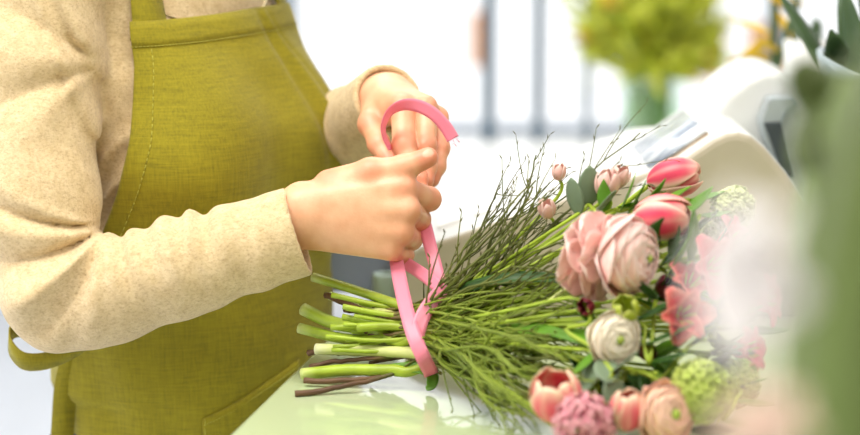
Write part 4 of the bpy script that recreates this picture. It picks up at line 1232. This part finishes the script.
sprig('leafy_sprig', P(685, 235, 1.62), [E_(680, 215, 1.64, (.8, .1, .4), .035, .017, .3, .3, .9), E_(690, 262, 1.61, (.15, -.2, .95), .045, .016, 0, .2, .9), E_(668, 275, 1.595, (.5, -.4, .75), .050, .020, .2, .2, .9), E_(700, 215, 1.64, (.95, -.2, -.1), .025, .013, .2, .3, .9)], M_LEAF, 'green leaves behind the right of the two tulips', 'foliage')
sprig('leafy_sprig', P(650, 330, 1.56), [E_(636, 320, 1.565, (.8, -.3, .35), .040, .018, .2, .2, .9), E_(644, 345, 1.55, (.7, -.3, .3), .045, .022, .1, .1, .9), E_(650, 362, 1.54, (.85, -.3, .2), .034, .016, .1, .1, .9), E_(655, 300, 1.575, (-.5, -.4, .5), .030, .016, .1, .1, .9)], M_DLEAF, 'deep green leaves right of the cream ranunculus', 'foliage')
sprig('leafy_sprig', P(650, 375, 1.53), [E_(640, 372, 1.535, (.3, -.3, -.8), .030, .016, .1, .1, .9), E_(660, 378, 1.53, (.5, -.2, .7), .028, .014, .1, .1, .9), E_(690, 345, 1.55, (.7, -.2, .5), .034, .015, .1, .1, .9), E_(705, 340, 1.56, (.9, -.2, -.2), .030, .014, .1, .1, .9)], M_DLEAF, 'deep green leaves behind the apricot ranunculus and lime snowball', 'foliage')
sprig('leafy_sprig', P(745, 395, 1.55), [E_(728, 385, 1.55, (.9, -.1, .1), .030, .010, .1, .1, .9), E_(735, 400, 1.54, (.95, -.2, -.1), .032, .010, .3, .1, .9), E_(722, 420, 1.52, (.8, -.4, -.1), .032, .012, .3, .1, .9)], M_LEAF, 'thin green leaves at the lower right end of the bouquet', 'foliage')
sprig('leafy_sprig', P(720, 330, 1.58), [E_(690, 330, 1.585, (.9, -.2, .3), .040, .019, .2, .2, .9), E_(705, 318, 1.59, (.8, -.1, .6), .036, .018, .1, .1, .9), E_(712, 345, 1.585, (.9, -.3, -.2), .036, .017, .4, .1, .9), E_(718, 300, 1.60, (.9, 0, .3), .034, .016, .1, .1, .9)], M_DLEAF, 'deep green leaves between the pink alstroemerias and the lime snowballs', 'foliage')
sprig('leafy_sprig', P(640, 390, 1.53), [E_(596, 398, 1.535, (.2, -.2, -.7), .034, .017, .2, .2, .9), E_(640, 425, 1.52, (.7, -.2, .1), .036, .018, .1, .1, .9), E_(690, 430, 1.52, (.9, -.3, .0), .036, .017, .4, .1, .9), E_(620, 392, 1.53, (.5, -.3, -.5), .030, .016, .1, .1, .9)], M_DLEAF, 'deep green leaves low in the bouquet under the small closed tulip', 'foliage')
sprig('leafy_sprig', P(600, 300, 1.57), [E_(575, 298, 1.59, (.3, -.3, -.5), .034, .014, .2, .2, .9), E_(590, 322, 1.57, (.6, -.2, -.5), .034, .015, .1, .1, .9), E_(566, 330, 1.58, (.7, -.3, -.2), .036, .013, .4, .1, .9), E_(598, 350, 1.555, (-.5, -.3, -.5), .030, .014, .1, .1, .9)], M_LEAF, 'green leaves below the left half of the large pink ranunculus', 'foliage')
sprig('leafy_sprig', P(640, 215, 1.65), [E_(628, 214, 1.65, (.5, -.3, .7), .034, .019, .2, .2, .9), E_(640, 212, 1.655, (.6, -.2, .6), .036, .020, -.2, .2, .9), E_(646, 232, 1.63, (.6, -.5, .5), .034, .018, .2, .2, .9), E_(655, 204, 1.665, (.9, -.2, .3), .034, .018, .2, .2, .9), E_(690, 200, 1.66, (.9, -.2, .1), .030, .015, .2, .2, .9)], M_LEAF, 'bright green leaves between and around the two striped tulips', 'foliage')
FILL = [(640, 300, 1.60, .3), (655, 262, 1.61, .9), (690, 320, 1.60, .0), (650, 345, 1.575, -.2), (640, 375, 1.55, -.5), (700, 360, 1.57, -.2), (600, 325, 1.60, -.3), (575, 350, 1.58, -.5), (585, 385, 1.555, -.7), (712, 300, 1.61, .3), (670, 240, 1.63, .7), (660, 385, 1.54, -.3), (735, 330, 1.60, .1), (720, 265, 1.63, .5)]
for i, (px, py, d, up) in enumerate(FILL):
    g = random.Random(500 + i); lv = []
    for k in range(5):
        q = P(px + g.uniform(-16, 16), py + g.uniform(-14, 14), d + g.uniform(-.01, .02))
        lv.append((q, (g.uniform(.2, 1), g.uniform(-.7, .1), up + g.uniform(-.6, .6)), g.uniform(.030, .046), g.uniform(.014, .022), g.uniform(-.5, .5), g.uniform(.05, .3), .85))
    sprig('leafy_sprig', lv[0][0], lv, M_DLEAF if i % 3 else M_LEAF, 'leafy green filler sprig between the blooms of the bouquet', 'foliage', None, 'filler sprigs between the blooms')
# long blades running back from the tie
def blade(pts, w, label, mat=M_LEAF, group=None, up=(.1, -.75, .65)):
    path = spline([P(*p) for p in pts], 20); root = flower_root('leaf_blade', path[0], label, 'leaf', group); rows = []
    for i, p in enumerate(path):
        t = Vector(path[min(i + 1, 19)] - path[max(i - 1, 0)]).normalized(); wd = t.cross(Vector(up)).normalized(); k = w * math.sin(PI * (.1 + .86 * i / 19)) ** .7; nn = wd.cross(t)
        rows.append([Vector(p) + wd * k * v + nn * k * .3 * abs(v) for v in (-1, -.5, 0, .5, 1)])
    m = PB(); m.agrid(rows, [[0] * 5] * 20); m.out('blade', mat, root, .0007)
blade([(420, 322, 1.70), (460, 318, 1.685), (495, 322, 1.67), (530, 336, 1.655)], .008, 'broad green tulip leaf lying along the stems right of the ribbon', M_LEAF)
blade([(425, 350, 1.69), (470, 350, 1.66), (520, 372, 1.62), (560, 372, 1.58)], .007, 'green tulip leaf running to the open tulip', M_LEAF)
blade([(430, 300, 1.71), (490, 282, 1.68), (540, 278, 1.66), (590, 285, 1.63)], .006, 'green tulip leaf running to the large ranunculus', M_DLEAF)
blade([(430, 335, 1.695), (500, 330, 1.65), (550, 332, 1.61), (600, 350, 1.57)], .006, 'green tulip leaf running to the cream ranunculus', M_LEAF)
blade([(372, 371, 1.702), (402, 368, 1.697), (422, 369, 1.692), (432, 376, 1.690), (431, 386, 1.690), (426, 389, 1.690)], .0058, 'curled green leaf at the end of the lowest thick stem', M_LEAF)

# ---- twigs: brown and woody left of the ribbon, green and branching right of it
GREENT = 'fine green twigs of the tied bouquet'
def twig(path, r0, r1, label, group=None, branches=6, brown=.35, seed=0, blen=(.026, .066), spread=(.28, .62), mat=None):
    g = random.Random(seed); path = [Vector(p) for p in path]; n = len(path); root_m = PB()
    nn = [Vector((g.uniform(-1, 1), g.uniform(-1, 1), g.uniform(-1, 1))) * .0009 for _ in path]
    path = [p + q for p, q in zip(path, nn)]
    def br(v): return max(0.0, min(1.0, v))
    root_m.tube(path, [r0 + (r1 - r0) * i / (n - 1) for i in range(n)], 6)
    tipb = g.random() < .35
    root_m.a = [br((brown - i / n) / .12 + .5 if i / n < .7 else ((i / n - .9) * 8 if tipb else 0)) for i in range(n) for _ in range(6)]
    for b in range(branches):
        i = int(n * (brown + .08 + (.92 - brown) * (b + g.random() * .8) / branches)); i = min(i, n - 2)
        t = (path[i + 1] - path[i]).normalized(); s = (1 if b % 2 else -1)
        side = t.cross(Vector((g.uniform(-.4, .4), -1, g.uniform(-.4, .4)))).normalized() * s
        a = g.uniform(*spread); d = t * math.cos(a) + side * math.sin(a); L = g.uniform(*blen) * (1.1 - .5 * i / n)
        q = [path[i], path[i] + d * L * .35, path[i] + (d + t * .25) * L * .7 + Vector((0, 0, .001)), path[i] + (d + t * .4) * L]
        q = [Vector(x) for x in spline(q, 6)]; rr = r0 + (r1 - r0) * i / n; k0 = len(root_m.v)
        root_m.tube(q, [rr * .75, rr * .65, rr * .58, rr * .5, rr * .42, rr * .3], 5)
        root_m.a += [0.0] * (len(root_m.v) - k0)
        # buds along the side shoot
        for w in (2, 4, 5):
            k0 = len(root_m.v); o = q[w]; bd = (d + side * (.5 if w % 2 else -.5)).normalized()
            root_m.tube([o, o + bd * .0022, o + bd * .0046], [rr * .35, rr * .62, .0002], 5); root_m.a += [.25] * (len(root_m.v) - k0)
    o = root_m.build('twig', mat or M_TWIG); fattr(o, 'edge', root_m.a)
    # origin at its foot
    p0 = path[0]; o.data.transform(Matrix.Translation(-p0)); o.location = p0
    tag(o, label, 'twig', group); return o
def tie_pt(g, far):
    return TIE + Vector((g.uniform(-.004, .004), g.uniform(-.016, .016), g.uniform(-.022, .020)))
gt = random.Random(77); seed = 0
# (tip x, tip y, distance) in fans
def fan(n, xr, yr, dr, label, sag, group, branches=(2, 4), r=(.0018, .0007), brown=.16, zs=None, spread=(.22, .6), mat=None):
    global seed
    for i in range(n):
        seed += 1; tx, ty = gt.uniform(*xr), gt.uniform(*yr); d = dr[0] + (dr[1] - dr[0]) * gt.random()
        tip = P(tx, ty, d)
        if tip.z < TABLE + .006: tip.z = TABLE + .006 + gt.uniform(0, .012)
        t = tie_pt(gt, tip); 
        if zs: t.z = TIE.z + gt.uniform(*zs)
        back = t - (AX * gt.uniform(.03, .055)) + Vector((0, 0, gt.uniform(-.006, .006)))
        mid = t.lerp(tip, .42) + Vector((gt.uniform(-.012, .012), gt.uniform(-.016, .016), sag * gt.uniform(.3, 1.5) + gt.uniform(-.012, .012)))
        m2 = mid.lerp(tip, .5) + Vector((gt.uniform(-.008, .008), gt.uniform(-.012, .012), gt.uniform(-.012, .012)))
        path = spline([back, t, mid, m2, tip], 18)
        for p in path: p[2] = max(p[2], TABLE + .003)
        twig(path, *r, label, group, gt.randint(*branches), brown, seed, spread=spread, mat=mat)
fan(8, (478, 512), (196, 248), (1.68, 1.75), 'fine green twig rising steeply from the ribbon in front of the register', -.012, 'steep green twigs in front of the register', (3, 5))
fan(13, (512, 580), (172, 232), (1.66, 1.74), 'fine green twig of the upper fan, ending left of the eucalyptus leaves', -.014, 'upper fan of green twigs', (2, 5))
fan(16, (545, 600), (235, 285), (1.62, 1.70), 'fine green twig running toward the left side of the large ranunculus', -.004, 'green twigs behind the large ranunculus', (2, 4))
fan(22, (540, 610), (270, 350), (1.56, 1.66), 'fine green twig running toward the cream ranunculus', .002, 'green twigs behind the cream ranunculus', (2, 4), mat=M_TWIGL)
fan(22, (515, 600), (330, 400), (1.53, 1.63), 'fine green twig running toward the open tulip', .006, 'green twigs behind the open tulip', (2, 4), mat=M_TWIGL)
fan(22, (500, 560), (388, 440), (1.50, 1.60), 'fine green twig drooping to the counter left of the open tulip', .010, 'green twigs drooping to the counter', (2, 4), mat=M_TWIGL, zs=(-.02, .004))
# a few long ones that arch over the top
for pts, lab in (([(430, 318, 1.70), (500, 268, 1.69), (575, 205, 1.68), (585, 178, 1.675), (640, 133, 1.67)], 'longest arching twig, its tip in front of the register\'s display'),
                 ([(430, 320, 1.70), (510, 262, 1.69), (580, 200, 1.68), (600, 186, 1.675), (622, 163, 1.67)], 'arching twig just below the longest one'),
                 ([(425, 316, 1.71), (455, 300, 1.72), (473, 250, 1.73), (491, 205, 1.74), (497, 193, 1.74)], 'leftmost twig of the upper fan, standing nearly upright'),
                 ([(430, 314, 1.71), (490, 268, 1.72), (520, 215, 1.73), (536, 155, 1.74)], 'red tipped upright twig highest in front of the register\'s white top')):
    seed += 1; twig(spline([P(*p) for p in pts], 20), .0012, .0006, lab, None, 6, .1, seed)
# woody ends left of the ribbon
for k, (pts, r, lab) in enumerate((
    ([(325, 294, 1.77), (360, 309, 1.745), (403, 326, 1.715), (450, 345, 1.68), (540, 372, 1.60)], .0030, 'brown woody twig crossing above the split green stem'),
    ([(373, 305, 1.74), (392, 320, 1.722), (412, 332, 1.706), (470, 352, 1.66), (560, 360, 1.58)], .0036, 'thick dark twig stub ending close to the ribbon'),
    ([(335, 352, 1.745), (370, 354, 1.728), (410, 358, 1.70), (470, 366, 1.65), (540, 400, 1.56)], .0028, 'brown twig beneath the pale stem'),
    ([(296, 400, 1.678), (330, 389, 1.685), (378, 379, 1.693), (425, 366, 1.69), (500, 372, 1.62)], .0030, 'brown twig whose cut end reaches lowest on the counter'),
    ([(305, 381, 1.712), (345, 380, 1.706), (385, 375, 1.70), (425, 362, 1.69), (500, 392, 1.60)], .0028, 'brown twig just below the lowest green stem'),
    ([(311, 367, 1.735), (340, 361, 1.728), (380, 358, 1.71), (420, 354, 1.70), (520, 352, 1.62)], .0026, 'brown twig between the pale stem and the lowest green stem'),
    ([(309, 353, 1.75), (316, 352, 1.747), (360, 345, 1.725), (415, 344, 1.70), (540, 332, 1.62)], .0030, 'short brown twig end left of the pale stem'),
    ([(352, 322, 1.75), (385, 333, 1.73), (415, 341, 1.708), (470, 330, 1.67), (560, 300, 1.62)], .0026, 'brown twig lying among the middle green stems'),
    ([(345, 310, 1.765), (380, 318, 1.74), (415, 326, 1.712), (470, 312, 1.68), (560, 268, 1.65)], .0022, 'slim brown twig below the upper pale stem'))):
    path = spline([P(*p) for p in pts], 24)
    for p in path: p[2] = max(p[2], TABLE + .0032)
    twig(path, r, .0010, lab, None, 5, .50, 300 + k, (.012, .03))
# ================================================================== ribbon
M_RIB = leafy('pink_satin_ribbon', srgb(255, 160, 184), .03, 60, .32, .35, 0)
def rib_strip(name, pts, w, root, n=40):
    """pts = (x, y, d, across-angle): across-angle turns the ribbon's width in the picture plane, tilt gives depth"""
    c = spline([tuple(P(*p[:3])) for p in pts], n); A = spline([(p[3], p[4]) for p in pts], n); rows = []
    for p, (a, t) in zip(c, A):
        a, t = R(a), R(t); wd = Vector((math.cos(a) * math.cos(t), math.sin(t), -math.sin(a) * math.cos(t)))
        rows.append([Vector(p) + wd * w * v for v in (-.5, -.25, 0, .25, .5)])
    m = PB(); m.agrid(rows, [[0] * 5] * n); o = m.out(name, M_RIB, root, .0004); return o
rib = flower_root('ribbon', P(412, 320, 1.69), 'pink satin ribbon held by both hands and wound round the stems', 'ribbon')
rib_strip('loop', [(391, 150, 1.772, 10, 68), (385, 138, 1.767, 10, 70), (383.5, 126, 1.763, 20, 66), (390, 112, 1.760, 45, 50), (403, 105, 1.758, 70, 25), (418, 106, 1.757, 98, 5), (433, 113.5, 1.757, 117, 0), (445, 126, 1.757, 130, 5), (453, 139, 1.757, 150, 5)], .0118, rib, 60)
rib_strip('front_band', [(396, 258, 1.735, -4, -10), (399, 276, 1.715, -8, -5), (405, 304, 1.690, -12, 5), (413, 333, 1.668, -18, 5), (423, 357, 1.660, -22, 5), (430, 371, 1.672, -20, 10), (431, 375, 1.695, -15, 20), (428, 366, 1.715, -10, 20)], .0128, rib, 60)
rib_strip('upper_band', [(414, 196, 1.757, -15, 0), (424, 222, 1.752, -15, 0), (430, 245, 1.735, -14, 0), (437, 272, 1.718, -14, 5), (441, 289, 1.703, -14, 10)], .0118, rib, 40)
rib_strip('cross_band', [(396, 257, 1.748, -62, 0), (407, 264, 1.738, -60, 0), (421, 273, 1.720, -58, 0), (434, 283, 1.704, -56, 0), (444, 292, 1.696, -50, 0)], .0115, rib, 40)
rib_strip('under_band', [(443, 290, 1.698, 42, 5), (436, 297, 1.690, 38, 5), (428, 307, 1.684, 30, 5), (422, 318, 1.678, 24, 5), (418, 330, 1.673, 18, 5), (416, 340, 1.672, 12, 5)], .0135, rib, 40)
# frayed threads at the cut end
m = MB()
for k in range(7):
    a = P(450 + k * 1.0, 141 - k * .9, 1.757); m.tube([a, a + Vector((.003 + .001 * (k % 3), 0, -.004 - .0015 * (k % 4)))], .00015, 4)
put(m.build('frayed_end', M_RIB), rib)
# ================================================================== vase and blossoms close to the camera
M_GVASE = simple('green_glazed_vase', srgb(104, 121, 66), .85, .06, 8)
fc = P(905, 300, 1.0); fc = Vector((fc.x, fc.y, TABLE))
t = empty('green_vase', fc); tag(t, 'tall green vase close to the camera at the right edge, out of focus', 'vase')
rv = (905 - 793) / FPX * 1.0
m = MB(); m.lathe([(0, 0), (rv * .8, 0), (rv * .86, .006), (rv * .95, .08), (rv, .18), (rv, .27), (rv * .9, .315), (rv * .72, .335), (rv * .70, .342), (rv * .64, .342), (rv * .62, .33), (rv * .8, .30), (rv * .92, .20), (rv * .8, .02), (0, .02)], 40, (fc.x, fc.y, TABLE + .0005)); put(m.build('vase_body', M_GVASE, None), t)
mouth = fc + Vector((0, 0, .34))
M_DARKST = simple('dark_olive_stem', srgb(84, 98, 58), .6)
def arching(name, label, tip, dirn, fn, r=.003):
    root = flower_root(name, fc + Vector((0, 0, .05)), label, 'flower')
    b = fc + Vector((rb.uniform(-.008, .008), rb.uniform(-.008, .008), .03)); tip = Vector(tip)
    path = spline([b, mouth + (tip - mouth) * .08, mouth.lerp(tip, .55) + Vector((0, 0, .045)), tip - Vector(dirn).normalized() * .006, tip], 20); make_stem(root, path, r, M_DARKST)
    fn(root, bloom_matrix(tip, dirn)); return root
M_WPET = leafy('white_petal', srgb(250, 246, 246), .02, 30, .5, .3, .0, edge=srgb(252, 250, 250)); M_BPET = leafy('blush_beige_petal', srgb(236, 208, 190), .04, 30, .5, .3, 0, edge=srgb(240, 218, 204))
def whorl(mat, L, n=3):
    def f(root, M):
        for k, (l, w_, s) in enumerate(((L, .66, 1.1), (L * .9, .6, .8), (L * .7, .5, .45))):
            pb = lily_petals(l, l * w_, 6, s, .2, k * .5); pb.xform(M); pb.out('petals', mat, root, .0006)
    return f
arching('white_blossom', 'soft white blossom close to the camera, veiling the bouquet\'s right side', P(792, 285, .60), (-.85, -.4, .15), whorl(M_WPET, .031))
arching('blush_blossom', 'blush beige blossom close to the camera at the lower right, out of focus', P(768, 446, .62), (-.3, -.5, .8), whorl(M_BPET, .018))
M_OLEAF = leafy('olive_leaf', srgb(92, 108, 58), .1, 20, .5, .2, 0)
for k, (pts, w) in enumerate((([(880, 130, 1.0), (850, 108, .99), (820, 92, .98), (795, 62, .98)], .016), ([(880, 130, 1.0), (845, 128, .99), (818, 136, .97), (800, 172, .96)], .014))):
    path = spline([mouth - Vector((0, 0, .2))] + [P(*q) for q in pts], 22)
    root = flower_root('arching_leaf', path[0], ('olive leaf arching up from the green vase, blurred', 'olive leaf bending down along the side of the green vase, blurred')[k], 'leaf'); rows = []
    for i, p in enumerate(path):
        t_ = Vector(path[min(i + 1, 21)] - path[max(i - 1, 0)]).normalized(); wd = t_.cross(Vector((0, -1, .1))).normalized(); kk = w * (.15 if i < 6 else math.sin(PI * (.1 + .86 * (i - 6) / 15)) ** .7)
        rows.append([Vector(p) + wd * kk * v + Vector((0, .3, 0)) * kk * abs(v) for v in (-1, -.5, 0, .5, 1)])
    q = PB(); q.agrid(rows, [[0] * 5] * 22); q.out('blade', M_OLEAF, root, .0008)
w = bpy.data.worlds.new('daylight'); SC.world = w; w.use_nodes = True
w.node_tree.nodes['Background'].inputs[0].default_value = (.97, .985, 1, 1)
w.node_tree.nodes['Background'].inputs[1].default_value = 1.2
def area(name, loc, aim, sx, sy, e, col=(1, 1, 1)):
    l = bpy.data.lights.new(name, 'AREA'); l.shape = 'RECTANGLE'; l.size = sx; l.size_y = sy; l.energy = e; l.color = col
    o = bpy.data.objects.new(name, l); COL.objects.link(o); o.location = loc
    o.rotation_euler = (Vector(aim) - Vector(loc)).to_track_quat('-Z', 'Y').to_euler()
    return o
# added lamps: key light at the left window, fills under the ceiling
area('left_key', (X0 + .05, 0, 1.8), (0, -.1, 1.1), 3.6, 1.9, 40, (1, .97, .93))  # added lamp standing in for daylight from the left
for x, y, e in ((-.75, -.6, 46), (-.1, 1.5, 25), (-.1, -2.5, 10)): area('overhead_fill', (x, y, ZC - .02), (x, y, 0), 1.5, .9, e, (1, .95, .88))  # added, no fixture; the one behind the camera brightens flower fronts
area('overhead_fill', (1.3, -1.0, ZC - .02), (1.0, -.8, 0), 1.2, .9, 34, (1, .95, .88))  # fill added above the bouquet to brighten the flowers
# ================================================================== camera
cd = bpy.data.cameras.new('camera'); cam = bpy.data.objects.new('camera', cd); COL.objects.link(cam)
cam.location = CAM; cam.rotation_euler = (PI / 2 - PITCH, 0, 0)
cd.sensor_width = 36; cd.lens = FPX * 36 / 860
cd.dof.use_dof = True; cd.dof.focus_distance = 1.735; cd.dof.aperture_fstop = 2.6
cd.clip_start = 0.05
SC.camera = cam
SC.view_settings.view_transform = 'Standard'; SC.view_settings.look = 'None'
SC.view_settings.exposure = 0.30; SC.view_settings.gamma = 1
SC.view_settings.use_curve_mapping = False
SC.cycles.use_denoising = True
SC.cycles.max_bounces = 8
SC.cycles.sample_clamp_indirect = 6
